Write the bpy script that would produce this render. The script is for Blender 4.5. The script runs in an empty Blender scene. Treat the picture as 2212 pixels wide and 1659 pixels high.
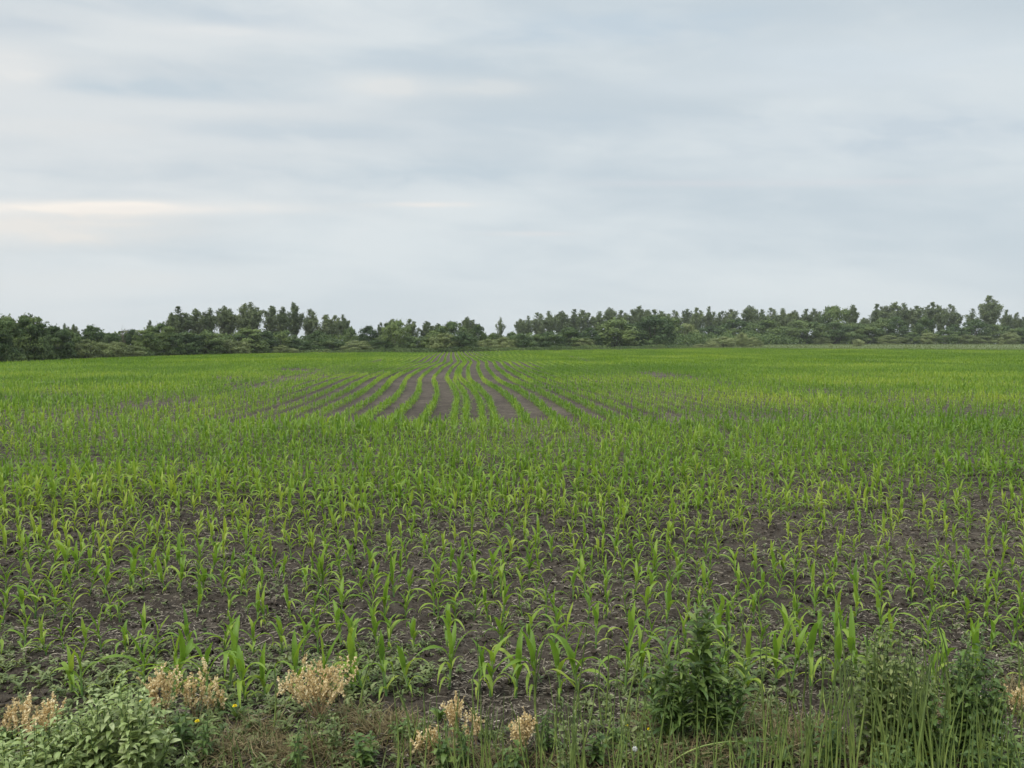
import bpy, math
import numpy as np
from mathutils import Vector
R = math.radians
sc = bpy.context.scene
COL = sc.collection

# ------------------------------------------------------------------ camera
CAM_H, PITCH, FPX, CU, CV = 1.95, R(2.96), 1671.0, 1106.0, 829.5
cam_d = bpy.data.cameras.new("camera")
cam = bpy.data.objects.new("camera", cam_d)
COL.objects.link(cam)
cam.location = (0, 0, CAM_H)
cam.rotation_euler = (R(90) - PITCH, 0, 0)
cam_d.sensor_width = 36
cam_d.lens = 36 * FPX / 2212
cam_d.clip_start = 0.05
cam_d.clip_end = 6000
sc.camera = cam

# ------------------------------------------------------------------ world
SUN_EL, SUN_AZ = R(52), R(-140)      # azimuth clockwise from +Y
w = bpy.data.worlds.new("World")
sc.world = w
w.use_nodes = True
nt = w.node_tree
nt.nodes.clear()
N = nt.nodes.new
L = nt.links.new


def mnode(tree, op, a, b=None, c=None, clamp=False):
    n = tree.nodes.new("ShaderNodeMath")
    n.operation = op
    n.use_clamp = clamp
    for i, v in enumerate((a, b, c)):
        if v is None:
            continue
        if isinstance(v, (int, float)):
            n.inputs[i].default_value = v
        else:
            tree.links.new(v, n.inputs[i])
    return n.outputs[0]


def mixc(tree, f, a, b):
    n = tree.nodes.new("ShaderNodeMix")
    n.data_type = 'RGBA'
    for s, v in ((n.inputs[0], f), (n.inputs[6], a), (n.inputs[7], b)):
        if isinstance(v, (int, float)):
            s.default_value = v
        elif isinstance(v, tuple):
            s.default_value = (*v, 1)
        else:
            tree.links.new(v, s)
    return n.outputs[2]


def sstep(tree, x, lo, hi):
    n = tree.nodes.new("ShaderNodeMapRange")
    n.interpolation_type = 'SMOOTHSTEP'
    n.inputs[1].default_value = lo
    n.inputs[2].default_value = hi
    tree.links.new(x, n.inputs[0])
    return n.outputs[0]


out = N("ShaderNodeOutputWorld")
bg = N("ShaderNodeBackground")
bg.inputs[1].default_value = 0.1
L(bg.outputs[0], out.inputs[0])
sky = N("ShaderNodeTexSky")
sky.sky_type = 'NISHITA'
sky.sun_disc = False
sky.sun_elevation = SUN_EL
sky.sun_rotation = SUN_AZ
sky.dust_density = 2.0
tc = N("ShaderNodeTexCoord")
sep = N("ShaderNodeSeparateXYZ")
L(tc.outputs["Generated"], sep.inputs[0])
zz = mnode(nt, 'MAXIMUM', sep.outputs[2], 0.0)
az = mnode(nt, 'ARCTAN2', sep.outputs[0], sep.outputs[1])
# cloud streets lie across the view: their bands sink a little away from straight ahead
zc = mnode(nt, 'MULTIPLY_ADD', mnode(nt, 'MINIMUM', mnode(nt, 'MULTIPLY', az, az), 1.0), 0.085, zz)


def skynoise(sa, se, tilt, off, detail=4, dist=0.3, rough=0.5):
    cx = mnode(nt, 'MULTIPLY', az, sa)
    e2 = mnode(nt, 'MULTIPLY_ADD', az, tilt, zc)
    cy = mnode(nt, 'MULTIPLY', e2, se)
    c = N("ShaderNodeCombineXYZ")
    L(cx, c.inputs[0])
    L(cy, c.inputs[1])
    c.inputs[2].default_value = off
    n = N("ShaderNodeTexNoise")
    n.inputs["Scale"].default_value = 1
    n.inputs["Detail"].default_value = detail
    n.inputs["Roughness"].default_value = rough
    n.inputs["Distortion"].default_value = dist
    L(c.outputs[0], n.inputs["Vector"])
    return n.outputs[0]


n1 = skynoise(2.2, 9, 0.03, 3.1, 2, 0.25, .45)
n2 = skynoise(5.0, 23, 0.05, 8.7, 4, 0.5, .55)
n3 = skynoise(1.0, 6, 0.02, 5.3, 2, 0.2)
n4 = skynoise(12.0, 46, 0.06, 1.9, 4, 0.6)
cl = mnode(nt, 'MULTIPLY_ADD', n2, 0.42, n1)
cl = mnode(nt, 'MULTIPLY_ADD', n4, 0.20, cl)
cl = sstep(nt, cl, 0.60, 1.04)
K = 0.765
tint = lambda *q: tuple(v * K for v in q)
c = mixc(nt, cl, tint(5.55, 6.3, 6.8), tint(6.95, 7.5, 7.72))
# paler, faintly warm cloud toward the left part of the view
left = sstep(nt, mnode(nt, 'MULTIPLY', az, -1), -0.12, 0.55)
wm = mnode(nt, 'MULTIPLY', left, sstep(nt, mnode(nt, 'MULTIPLY_ADD', n2, 0.5, n3), 0.55, 0.95))
c = mixc(nt, mnode(nt, 'MULTIPLY', wm, 0.5), c, tint(8.1, 8.1, 7.95))
# soft lit cloud edge high in the middle
def puff(a0, z0, ra, rz, amt, col, c):
    da = mnode(nt, 'MULTIPLY', mnode(nt, 'ADD', az, -a0), 1 / ra)
    dz = mnode(nt, 'MULTIPLY', mnode(nt, 'ADD', zc, -z0), 1 / rz)
    q = mnode(nt, 'MULTIPLY_ADD', da, da, mnode(nt, 'MULTIPLY', dz, dz))
    q = mnode(nt, 'MULTIPLY_ADD', mnode(nt, 'ADD', n4, -0.5), 2.2, q)
    q = mnode(nt, 'MULTIPLY_ADD', mnode(nt, 'ADD', n2, -0.5), 1.6, q)
    f = mnode(nt, 'MULTIPLY', mnode(nt, 'POWER', 2.718, mnode(nt, 'MULTIPLY', mnode(nt, 'MAXIMUM', q, 0.0), -1.3)), amt)
    return mixc(nt, f, c, tint(*col))


for u_, v_, ru, rv, amt, col in [
        # darker slate streaks
        (330, 190, 330, 26, .75, (5.2, 6.1, 6.75)), (560, 40, 300, 30, .6, (5.3, 6.1, 6.8)), (1350, 60, 420, 34, .6, (5.2, 6.2, 7.05)), (900, 375, 420, 34, .7, (5.3, 6.15, 6.75)), (620, 285, 380, 22, .6, (5.4, 6.2, 6.8)),
        (2000, 285, 420, 46, .6, (5.1, 5.95, 6.7)), (1250, 265, 360, 30, .5, (5.3, 6.15, 6.8)), (900, 130, 240, 26, .6, (5.3, 6.15, 6.8)), (260, 370, 330, 24, .5, (5.6, 6.3, 6.8)), (60, 60, 160, 26, .6, (5.4, 6.1, 6.7)),
        # pale lit cloud
        (450, 68, 230, 16, .8, (7.7, 7.9, 7.9)), (250, 95, 210, 18, .7, (7.4, 7.75, 7.8)), (20, 150, 90, 45, .8, (8.2, 8.15, 7.9)), (830, 185, 110, 24, .6, (7.9, 7.9, 7.65)), (1050, 190, 140, 18, .5, (7.6, 7.75, 7.6)),
        (350, 232, 420, 18, .6, (7.3, 7.6, 7.65)), (120, 275, 260, 22, .6, (7.5, 7.65, 7.6)), (1900, 130, 420, 55, .5, (6.9, 7.6, 8.05)), (1600, 185, 300, 24, .5, (6.8, 7.4, 7.8)),
        # thin breaks low on the left, lit warm by the evening sun
        (120, 449, 430, 15, 1.0, (9.6, 9.0, 8.25)), (420, 452, 200, 10, .6, (8.6, 8.3, 7.9)), (930, 442, 130, 7, .75, (8.5, 8.2, 7.8)), (40, 495, 340, 40, .8, (8.4, 8.0, 7.45)), (200, 610, 400, 36, .5, (7.7, 7.7, 7.55)),
        (1150, 505, 130, 6, .4, (7.7, 7.5, 7.4)), (1650, 395, 420, 9, .35, (7.1, 7.1, 7.3))]:
    a_, b_, c_ = (u_ - CU) / FPX, math.cos(PITCH) + (CV - v_) / FPX * math.sin(PITCH), -math.sin(PITCH) + (CV - v_) / FPX * math.cos(PITCH)
    d_ = Vector((a_, b_, c_)).normalized()
    az_ = math.atan2(d_.x, d_.y)
    c = puff(az_, d_.z + .085 * az_ * az_, ru / FPX * .85, rv / FPX * .9, amt, col, c)
# lighter near the horizon, overcast brightening toward the zenith
hz = sstep(nt, mnode(nt, 'MULTIPLY', zz, -1), -0.15, 0.02)
c = mixc(nt, mnode(nt, 'MULTIPLY', hz, 0.7), c, tint(6.7, 7.25, 7.6))
zen = sstep(nt, zz, 0.36, 0.95)
c2 = N("ShaderNodeVectorMath")
c2.operation = 'SCALE'
L(c, c2.inputs[0])
L(mnode(nt, 'MULTIPLY_ADD', zen, 1.7, 1.0), c2.inputs["Scale"])
cfin = mixc(nt, 0.95, sky.outputs[0], c2.outputs[0])
L(cfin, bg.inputs[0])

sun_d = bpy.data.lights.new("sun", 'SUN')
sun_d.energy = 1.5
sun_d.angle = R(14)
sun_d.color = (1.0, 0.95, 0.87)
sun = bpy.data.objects.new("sun", sun_d)
COL.objects.link(sun)
sd = Vector((math.sin(SUN_AZ) * math.cos(SUN_EL), math.cos(SUN_AZ) * math.cos(SUN_EL), math.sin(SUN_EL)))
sun.rotation_euler = sd.to_track_quat('Z', 'Y').to_euler()

sc.view_settings.view_transform = 'Standard'
sc.view_settings.look = 'None'
sc.view_settings.exposure = 0.45
sc.view_settings.gamma = 1
sc.cycles.use_denoising = True
sc.cycles.denoising_prefilter = 'ACCURATE'
sc.cycles.max_bounces = 8
sc.cycles.diffuse_bounces = 3
sc.cycles.glossy_bounces = 2
sc.cycles.transmission_bounces = 4
sc.cycles.volume_bounces = 0

# ------------------------------------------------------------------ maths helpers
rng = np.random.default_rng(11)


def smooth(a, b, x):
    t = np.clip((np.asarray(x, float) - a) / (b - a), 0, 1)
    return t * t * (3 - 2 * t)


def _h(ix, iy, s):
    a = (ix.astype(np.int64) * 374761393 + iy.astype(np.int64) * 668265263 + s * 1442695041) & 0x7fffffff
    a = ((a ^ (a >> 13)) * 1274126177) & 0x7fffffff
    a = a ^ (a >> 16)
    return (a & 0xffff) / 65535.0


def vnoise(x, y, s=0):
    x = np.asarray(x, float)
    y = np.asarray(y, float)
    ix, iy = np.floor(x), np.floor(y)
    fx, fy = x - ix, y - iy
    fx, fy = fx * fx * (3 - 2 * fx), fy * fy * (3 - 2 * fy)
    a, b = _h(ix, iy, s), _h(ix + 1, iy, s)
    c_, d = _h(ix, iy + 1, s), _h(ix + 1, iy + 1, s)
    return (a * (1 - fx) + b * fx) * (1 - fy) + (c_ * (1 - fx) + d * fx) * fy


def fbm(x, y, s=0, o=4):
    r, a, t = 0, 1, 0
    for i in range(o):
        r = r + a * vnoise(x, y, s + i * 17)
        t += a
        a *= 0.5
        x, y = x * 2.03 + 5.1, y * 2.03 + 1.7
    return r / t


def zg(x, y):
    x = np.asarray(x, float)
    y = np.asarray(y, float)
    ax = np.interp(x, [-60, -40, -18, 0, 46, 95, 200], [0, 0.03, 0.3, 0.78, 0.98, 1.12, 1.25])
    return ax * smooth(40, 260, y) + .6 * smooth(165, 245, y) * smooth(15, 70, x)


def ray(u, v):
    a, b = (u - CU) / FPX, (CV - v) / FPX
    return a, math.cos(PITCH) + b * math.sin(PITCH), -math.sin(PITCH) + b * math.cos(PITCH)


def gpt(u, v):
    a, b, c_ = ray(u, v)
    t = CAM_H / -c_
    return a * t, b * t


def at(u, v, Y):
    a, b, c_ = ray(u, v)
    t = Y / b
    return a * t, Y, CAM_H + c_ * t


def proj(x, y, z):
    z = z - CAM_H
    f = y * math.cos(PITCH) - z * math.sin(PITCH)
    up = y * math.sin(PITCH) + z * math.cos(PITCH)
    return CU + FPX * x / f, CV - FPX * up / f


# ------------------------------------------------------------------ mesh helpers
class MB:
    """quads collected as arrays, built as one mesh"""

    def __init__(s):
        s.V, s.F, s.A, s.n = [], [], [], 0

    def add(s, V, F, A):
        V = np.asarray(V, float).reshape(-1, 3)
        A = np.broadcast_to(np.asarray(A, float).reshape(-1), (len(V),)) if np.size(A) in (1, len(V)) else A
        s.V.append(V)
        s.F.append(np.asarray(F).reshape(-1, 4) + s.n)
        s.A.append(A)
        s.n += len(V)
        return s

    def data(s, name, m, smoothed=True):
        V, F, A = np.concatenate(s.V), np.concatenate(s.F), np.concatenate(s.A)
        me = bpy.data.meshes.new(name)
        me.vertices.add(len(V))
        me.vertices.foreach_set("co", V.astype(np.float32).ravel())
        me.loops.add(F.size)
        me.loops.foreach_set("vertex_index", F.astype(np.int32).ravel())
        me.polygons.add(len(F))
        me.polygons.foreach_set("loop_start", np.arange(0, F.size, 4, dtype=np.int32))
        me.polygons.foreach_set("use_smooth", np.full(len(F), smoothed))
        me.attributes.new("var", 'FLOAT', 'POINT').data.foreach_set("value", A.astype(np.float32))
        me.materials.append(m)
        me.update(calc_edges=True)
        me.validate()
        return me


def link(name, me, parent=None):
    o = bpy.data.objects.new(name, me)
    COL.objects.link(o)
    if parent is not None:
        o.parent = parent
    return o


def tag(o, label=None, cat=None, group=None, kind=None):
    for k, v in (("label", label), ("category", cat), ("group", group), ("kind", kind)):
        if v:
            o[k] = v
    return o


def thing(name, label, cat, loc, group=None, rz=0.0, scale=None):
    o = bpy.data.objects.new(name, None)
    o.empty_display_size = 0.1
    COL.objects.link(o)
    o.location = loc
    o.rotation_euler = (0, 0, rz)
    if scale:
        o.scale = scale
    return tag(o, label, cat, group)


PROFILES = {
    'corn': ([0, .12, .35, .6, .85, 1], [.55, .8, 1, .85, .42, .05]),
    'grass': ([0, .3, .7, 1], [.8, 1, .7, .08]),
    'ovate': ([0, .12, .35, .6, .85, 1], [.12, .62, 1, .85, .38, .05]),
    'lance': ([0, .1, .3, .55, .8, 1], [.2, .5, .9, 1, .55, .06]),
    'straw': ([0, .5, 1], [.8, 1, .7]),
    'lobed': ([0, .1, .2, .28, .38, .45, .56, .63, .75, .85, 1], [.25, .55, 1, .6, 1.1, .6, 1.05, .55, .8, .45, .05]),
}


def ribbons(P, az, Ln, W, e0, bend, n=5, across=1, fold=0.35, prof='corn', roll=0.0, azb=0.0, var=0.5, power=1.3, wave=0.0):
    """vectorised curved blades; returns V, F, A"""
    P = np.asarray(P, float).reshape(-1, 3)
    k = len(P)
    az, Ln, W, e0, bend, roll, azb, var = [np.broadcast_to(np.asarray(q, float), (k,)) for q in (az, Ln, W, e0, bend, roll, azb, var)]
    t = np.linspace(0, 1, n + 1)
    tm = (t[1:] + t[:-1]) / 2

    def dirs(tt):
        e = e0[:, None] - bend[:, None] * tt[None] ** power
        a = az[:, None] + azb[:, None] * tt[None]
        return e, a
    e, a = dirs(tm)
    d = np.stack([np.cos(e) * np.cos(a), np.cos(e) * np.sin(a), np.sin(e)], -1)
    pos = np.concatenate([np.zeros((k, 1, 3)), np.cumsum(d, 1)], 1) * (Ln / n)[:, None, None] + P[:, None]
    e, a = dirs(t)
    side = np.stack([-np.sin(a), np.cos(a), 0 * a], -1)
    nor = np.stack([-np.sin(e) * np.cos(a), -np.sin(e) * np.sin(a), np.cos(e)], -1)
    cr, sr = np.cos(roll)[:, None, None], np.sin(roll)[:, None, None]
    side, nor = side * cr + nor * sr, nor * cr - side * sr
    wd = np.interp(t, *PROFILES[prof])[None] * W[:, None] / 2
    wd = wd[..., None]
    if across == 1:
        V = np.stack([pos - side * wd, pos + side * wd], 2)
        m = 2
    else:
        up = nor * wd * fold
        wv = 0
        if wave:
            wv = nor * wd * wave * np.sin(t * 17 + 3)[None, :, None]
        V = np.stack([pos - side * wd + up + wv, pos, pos + side * wd + up - wv], 2)
        m = 3
    V = V.reshape(k, (n + 1) * m, 3)
    f = []
    for i in range(n):
        for j in range(m - 1):
            b = i * m + j
            f.append((b, b + 1, b + m + 1, b + m))
    F = np.asarray(f)[None] + (np.arange(k) * (n + 1) * m)[:, None, None]
    A = np.repeat(var, (n + 1) * m)
    return V.reshape(-1, 3), F.reshape(-1, 4), A


def tubes(path, rad, sides=5, var=0.5):
    """path (k,m,3), rad (k,m) or broadcastable"""
    path = np.asarray(path, float)
    if path.ndim == 2:
        path = path[None]
    k, m, _ = path.shape
    rad = np.broadcast_to(np.asarray(rad, float), (k, m))
    d = np.gradient(path, axis=1)
    d /= np.linalg.norm(d, axis=2, keepdims=True) + 1e-9
    ref = np.where(np.abs(d[..., 2:3]) > 0.9, np.array([1.0, 0, 0]), np.array([0, 0, 1.0]))
    s = np.cross(d, ref)
    s /= np.linalg.norm(s, axis=2, keepdims=True) + 1e-9
    q = np.cross(s, d)
    an = np.arange(sides) * 2 * math.pi / sides
    V = path[:, :, None] + rad[..., None, None] * (s[:, :, None] * np.cos(an)[:, None] + q[:, :, None] * np.sin(an)[:, None])
    f = []
    for i in range(m - 1):
        for j in range(sides):
            j2 = (j + 1) % sides
            f.append((i * sides + j, i * sides + j2, (i + 1) * sides + j2, (i + 1) * sides + j))
    F = np.asarray(f)[None] + (np.arange(k) * m * sides)[:, None, None]
    var = np.broadcast_to(np.asarray(var, float), (k, m))
    return V.reshape(-1, 3), F.reshape(-1, 4), np.repeat(var.reshape(-1), sides)


def diamonds(P, nor, size, g, var, asp=0.62):
    """leaf-sized rhombic faces, slightly folded, facing roughly along nor"""
    k = len(P)
    r = g.normal(size=(k, 3))
    t = np.cross(nor, r)
    t /= np.linalg.norm(t, axis=1, keepdims=True) + 1e-9
    b = np.cross(nor, t)
    b /= np.linalg.norm(b, axis=1, keepdims=True) + 1e-9
    s = np.broadcast_to(size, (k,))[:, None]
    nn = nor / (np.linalg.norm(nor, axis=1, keepdims=True) + 1e-9)
    V = np.stack([P - t * s * .5, P + b * s * asp * .5 + nn * s * .1, P + t * s * .5, P - b * s * asp * .5 + nn * s * .1], 1)
    F = np.arange(k * 4).reshape(k, 4)
    return V.reshape(-1, 3), F, np.repeat(np.broadcast_to(var, (k,)), 4)


# ------------------------------------------------------------------ materials
def leaf_mat(name, stops, rough=0.5, trans=0.3, rand=0.15, spec=0.35, noise=0.0, nscale=20.0, ttint=(1.25, 1.15, 0.6)):
    m = bpy.data.materials.new(name)
    m.use_nodes = True
    t = m.node_tree
    t.nodes.clear()
    o = t.nodes.new("ShaderNodeOutputMaterial")
    p = t.nodes.new("ShaderNodeBsdfPrincipled")
    p.inputs["Roughness"].default_value = rough
    p.inputs["Specular IOR Level"].default_value = spec
    a = t.nodes.new("ShaderNodeAttribute")
    a.attribute_name = "var"
    oi = t.nodes.new("ShaderNodeObjectInfo")
    f = mnode(t, 'MULTIPLY_ADD', oi.outputs["Random"], rand, mnode(t, 'ADD', a.outputs["Fac"], -rand / 2))
    if noise:
        n = t.nodes.new("ShaderNodeTexNoise")
        n.inputs["Scale"].default_value = nscale
        n.inputs["Detail"].default_value = 3
        g = t.nodes.new("ShaderNodeNewGeometry")
        t.links.new(g.outputs["Position"], n.inputs["Vector"])
        f = mnode(t, 'MULTIPLY_ADD', mnode(t, 'ADD', n.outputs[0], -0.5), noise, f)
    r = t.nodes.new("ShaderNodeValToRGB")
    t.links.new(f, r.inputs[0])
    el = r.color_ramp.elements
    while len(el) < len(stops):
        el.new(0.5)
    for i, (ps, cc) in enumerate(stops):
        el[i].position = ps
        el[i].color = (*cc, 1)
    t.links.new(r.outputs[0], p.inputs["Base Color"])
    if trans > 0:
        tr = t.nodes.new("ShaderNodeBsdfTranslucent")
        v = t.nodes.new("ShaderNodeVectorMath")
        v.operation = 'MULTIPLY'
        v.inputs[1].default_value = ttint
        t.links.new(r.outputs[0], v.inputs[0])
        t.links.new(v.outputs[0], tr.inputs[0])
        mx = t.nodes.new("ShaderNodeMixShader")
        mx.inputs[0].default_value = trans
        t.links.new(p.outputs[0], mx.inputs[1])
        t.links.new(tr.outputs[0], mx.inputs[2])
        t.links.new(mx.outputs[0], o.inputs[0])
    else:
        t.links.new(p.outputs[0], o.inputs[0])
    return m


M_CORN = leaf_mat("corn_leaf", [(0, (.095, .195, .030)), (.5, (.215, .340, .046)), (1, (.360, .440, .075))], .48, .45, .22, .35, ttint=(1.12, 1.12, .6))
M_STALK = leaf_mat("corn_stalk", [(0, (.09, .19, .05)), (1, (.20, .30, .08))], .5, 0.15, .2)
M_TREE = leaf_mat("tree_foliage", [(0, (.021, .045, .014)), (.5, (.066, .110, .032)), (1, (.170, .225, .065))], .6, .12, .6, .25, .25, .25)
M_POP = leaf_mat("poplar_foliage", [(0, (.062, .090, .036)), (.5, (.112, .150, .060)), (1, (.185, .222, .095))], .55, .14, .45, .3, .2, .25)
M_WIL = leaf_mat("willow_foliage", [(0, (.070, .098, .030)), (.5, (.165, .205, .068)), (1, (.300, .335, .135))], .55, .14, .4, .3, .2, .3)
M_PALE = leaf_mat("pale_willow_foliage", [(0, (.120, .150, .055)), (.5, (.230, .270, .105)), (1, (.360, .395, .180))], .55, .15, .3, .3, .2, .3)
M_BARK = leaf_mat("bark", [(0, (.05, .042, .034)), (1, (.20, .18, .15))], .85, 0, .4, .2, .5, 2.0)
M_DEAD = leaf_mat("bare_twigs", [(0, (.10, .085, .07)), (1, (.20, .17, .14))], .8, 0, .3, .2)
M_GRASS = leaf_mat("grass_blade", [(0, (.060, .095, .026)), (.5, (.110, .150, .045)), (1, (.220, .220, .095))], .6, .3, .1, .3, .2, .15)
M_MEAD = leaf_mat("meadow_grass", [(0, (.10, .15, .05)), (.5, (.14, .18, .07)), (1, (.20, .22, .095))], .7, .25, .1, .2, .3, .05)
M_SEED = leaf_mat("seedling_leaf", [(0, (.075, .120, .036)), (.5, (.165, .210, .075)), (1, (.290, .330, .140))], .5, .3, .1, .4)
M_STRAW = leaf_mat("straw", [(0, (.075, .060, .048)), (.5, (.180, .150, .115)), (1, (.420, .370, .290))], .75, 0, .1, .25)
M_MAT = leaf_mat("dry_grass", [(0, (.045, .034, .017)), (.5, (.145, .112, .055)), (1, (.290, .245, .130))], .8, .1, .1, .2)
M_TAN = leaf_mat("dried_pod", [(0, (.420, .310, .140)), (.5, (.720, .580, .320)), (1, (.890, .800, .550))], .7, .35, .4, .25, ttint=(1.1, 1, .8))
M_TANSTEM = leaf_mat("dried_stem", [(0, (.16, .11, .06)), (1, (.38, .28, .16))], .75, 0, .2, .25)
M_BUSH = leaf_mat("pale_bush_leaf", [(0, (.145, .205, .058)), (.5, (.300, .380, .140)), (1, (.520, .570, .320))], .5, .28, .1, .4)
M_DOCK = leaf_mat("dark_weed_leaf", [(0, (.045, .085, .024)), (.5, (.100, .165, .040)), (1, (.210, .280, .070))], .5, .28, .1, .4)
M_VETCH = leaf_mat("vine_leaf", [(0, (.080, .115, .034)), (.5, (.175, .225, .070)), (1, (.320, .350, .140))], .55, .3, .1, .35)
M_STEM = leaf_mat("green_stem", [(0, (.05, .09, .03)), (1, (.15, .22, .07))], .55, 0, .2)
M_RUSH = leaf_mat("horsetail_stem", [(0, (.040, .064, .022)), (.5, (.150, .205, .050)), (1, (.360, .430, .115))], .5, 0, .12, .35)
M_YEL = leaf_mat("yellow_petal", [(0, (.80, .62, .01)), (1, (.90, .76, .02))], .6, .2, .1, ttint=(1, 1, 1))
M_PUFF = leaf_mat("seed_fluff", [(0, (.6, .6, .56)), (1, (.8, .8, .76))], .9, .3, .1, ttint=(1, 1, 1))


def soil_mat():
    m = bpy.data.materials.new("soil")
    m.use_nodes = True
    t = m.node_tree
    p = t.nodes["Principled BSDF"]
    p.inputs["Roughness"].default_value = 0.95
    p.inputs["Specular IOR Level"].default_value = 0.15
    g = t.nodes.new("ShaderNodeNewGeometry")

    def nz(scale, det, off):
        v = t.nodes.new("ShaderNodeVectorMath")
        v.operation = 'ADD'
        v.inputs[1].default_value = (off, off * 2, off)
        t.links.new(g.outputs["Position"], v.inputs[0])
        n = t.nodes.new("ShaderNodeTexNoise")
        n.inputs["Scale"].default_value = scale
        n.inputs["Detail"].default_value = det
        n.inputs["Roughness"].default_value = .65
        t.links.new(v.outputs[0], n.inputs["Vector"])
        return n.outputs[0]
    big, mid, fine = nz(.35, 3, 3.3), nz(6, 5, 7.1), nz(60, 4, 1.2)
    f = mnode(t, 'MULTIPLY_ADD', mid, .5, mnode(t, 'MULTIPLY', big, .35))
    f = mnode(t, 'MULTIPLY_ADD', fine, .45, f)
    r = t.nodes.new("ShaderNodeValToRGB")
    el = r.color_ramp.elements
    el.new(.5)
    for e, (ps, cc) in zip(el, [(.42, (.0155, .0122, .0095)), (.62, (.044, .0355, .0280)), (.85, (.110, .091, .070))]):
        e.position = ps
        e.color = (*cc, 1)
    t.links.new(f, r.inputs[0])
    sp = t.nodes.new("ShaderNodeSeparateXYZ")
    t.links.new(g.outputs["Position"], sp.inputs[0])
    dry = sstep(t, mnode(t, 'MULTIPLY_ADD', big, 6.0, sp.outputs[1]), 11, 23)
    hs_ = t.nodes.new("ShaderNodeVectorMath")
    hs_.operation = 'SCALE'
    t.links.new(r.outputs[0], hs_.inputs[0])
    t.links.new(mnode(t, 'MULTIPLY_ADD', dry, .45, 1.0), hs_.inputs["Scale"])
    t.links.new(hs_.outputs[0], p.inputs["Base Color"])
    b = t.nodes.new("ShaderNodeBump")
    b.inputs["Strength"].default_value = 1.0
    b.inputs["Distance"].default_value = .035
    t.links.new(mnode(t, 'MULTIPLY_ADD', fine, .4, mid), b.inputs["Height"])
    t.links.new(b.outputs[0], p.inputs["Normal"])
    return m


M_SOIL = soil_mat()


# ------------------------------------------------------------------ ground
def growing(a, step, lim, fac=1.09):
    r = [a]
    s = step
    while abs(r[-1]) < lim:
        s *= fac
        r.append(r[-1] + (s if a >= 0 else -s))
    return r[1:]


def clods(x, y):
    near = 1 - smooth(9, 22, y)
    z = (fbm(x * 2.2, y * 2.2, 3, 3) - .5) * .05 + (fbm(x * 9, y * 9, 21, 3) - .5) * .05 + np.maximum(fbm(x * 17, y * 17, 31, 2) - .5, 0) * .11
    # low ragged lip of the verge in front of the first corn row
    lip = (fbm(x * 1.3, y * 0.2, 51, 3) - .5) * .5
    verge = -0.07 * (1 - smooth(3.35 + lip, 3.65 + lip, y))
    return z * near + verge


xs = np.array(sorted(growing(-7.0, .05, 1600) + list(np.arange(-7, 7.001, .045)) + growing(7.0, .05, 1600)))
ys = np.array([-60, -25, -10, -4, -1, 0, .8, 1.4, 1.8] + list(np.arange(2.0, 11, .045)) + growing(11, .05, 2600))
GX, GY = np.meshgrid(xs, ys)
GZ = zg(GX, GY) + clods(GX, GY)
ny, nx = GX.shape
idx = np.arange(ny * nx).reshape(ny, nx)
F = np.stack([idx[:-1, :-1], idx[:-1, 1:], idx[1:, 1:], idx[1:, :-1]], -1)
tag(link("ground", MB().add(np.stack([GX, GY, GZ], -1), F, .5).data("ground", M_SOIL)), kind="structure")


def gz(x, y):
    return zg(x, y) + clods(x, y)


# field outline
ROWOFF_Y = np.array([10, 15, 18.7, 23, 25.5, 29.8, 34.9, 39.4, 45.9, 58.7, 66, 73.7, 80, 88, 110, 150, 225.0])
ROWOFF_X = np.array([-.8, -.95, -1.13, -1.36, -1.49, -1.87, -2.45, -2.91, -3.34, -4.09, -4.38, -4.62, -5.0, -5.7, -7.5, -10.5, -16])
_yy = np.linspace(5, 225, 2201)
_oo = np.interp(_yy, ROWOFF_Y, ROWOFF_X)
for _ in range(3):
    _k = np.ones(21) / 21
    _oo = np.convolve(np.pad(_oo, 10, mode='edge'), _k, mode='valid')


def rowoff(y):
    return np.interp(y, _yy, _oo)


def far_edge(x):
    return np.interp(x, [-60, -20, 0, 46, 95, 160], [142, 148, 152, 182, 152, 128])


def left_edge(y):
    return -46 + rowoff(y) * 0.5


def meadow_sheet():
    gx = np.concatenate([np.arange(-40, 60, 2.0), np.arange(60, 330, 5.0)])
    tt = np.concatenate([np.linspace(0, .2, 14), np.linspace(.23, 1, 14)])
    X, T = np.meshgrid(gx, tt)
    Y = far_edge(X) + 1.2 + (fbm(X * .15, T * 0, 5) - .5) * 3 + T * 330
    Z = zg(X, Y) + .04
    n_, k_ = X.shape
    i_ = np.arange(n_ * k_).reshape(n_, k_)
    f_ = np.stack([i_[:-1, :-1], i_[:-1, 1:], i_[1:, 1:], i_[1:, :-1]], -1)
    v_ = .35 + .4 * fbm(X * .05, Y * .05, 77)
    tag(link("meadow", MB().add(np.stack([X, Y, Z], -1), f_, v_.ravel()).data("meadow", M_MEAD)), kind="structure")
    # standing grass on it
    k = 42000
    x = rng.uniform(10, 190, k)
    y = far_edge(x) + 1 + 110 * rng.random(k) ** 1.7
    P = np.stack([x, y, zg(x, y) + .03], -1)
    v = np.clip(.25 + .6 * fbm(x * .06, y * .06, 88) + rng.normal(0, .12, k), 0, 1)
    b = MB().add(*ribbons(P, rng.uniform(0, 6.28, k), rng.uniform(.2, .5, k), rng.uniform(.05, .12, k), 1.35, rng.uniform(.2, 1, k), 2, 1, prof='grass', var=v))
    tag(link("meadow_grass", b.data("meadow_grass", M_MEAD)), "pale grey-green rough grass covering the strip between corn and right-hand trees", "grass", kind="stuff")


meadow_sheet()

# ------------------------------------------------------------------ trees
def unit(a):
    return a / (np.linalg.norm(a, axis=-1, keepdims=True) + 1e-9)


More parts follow.
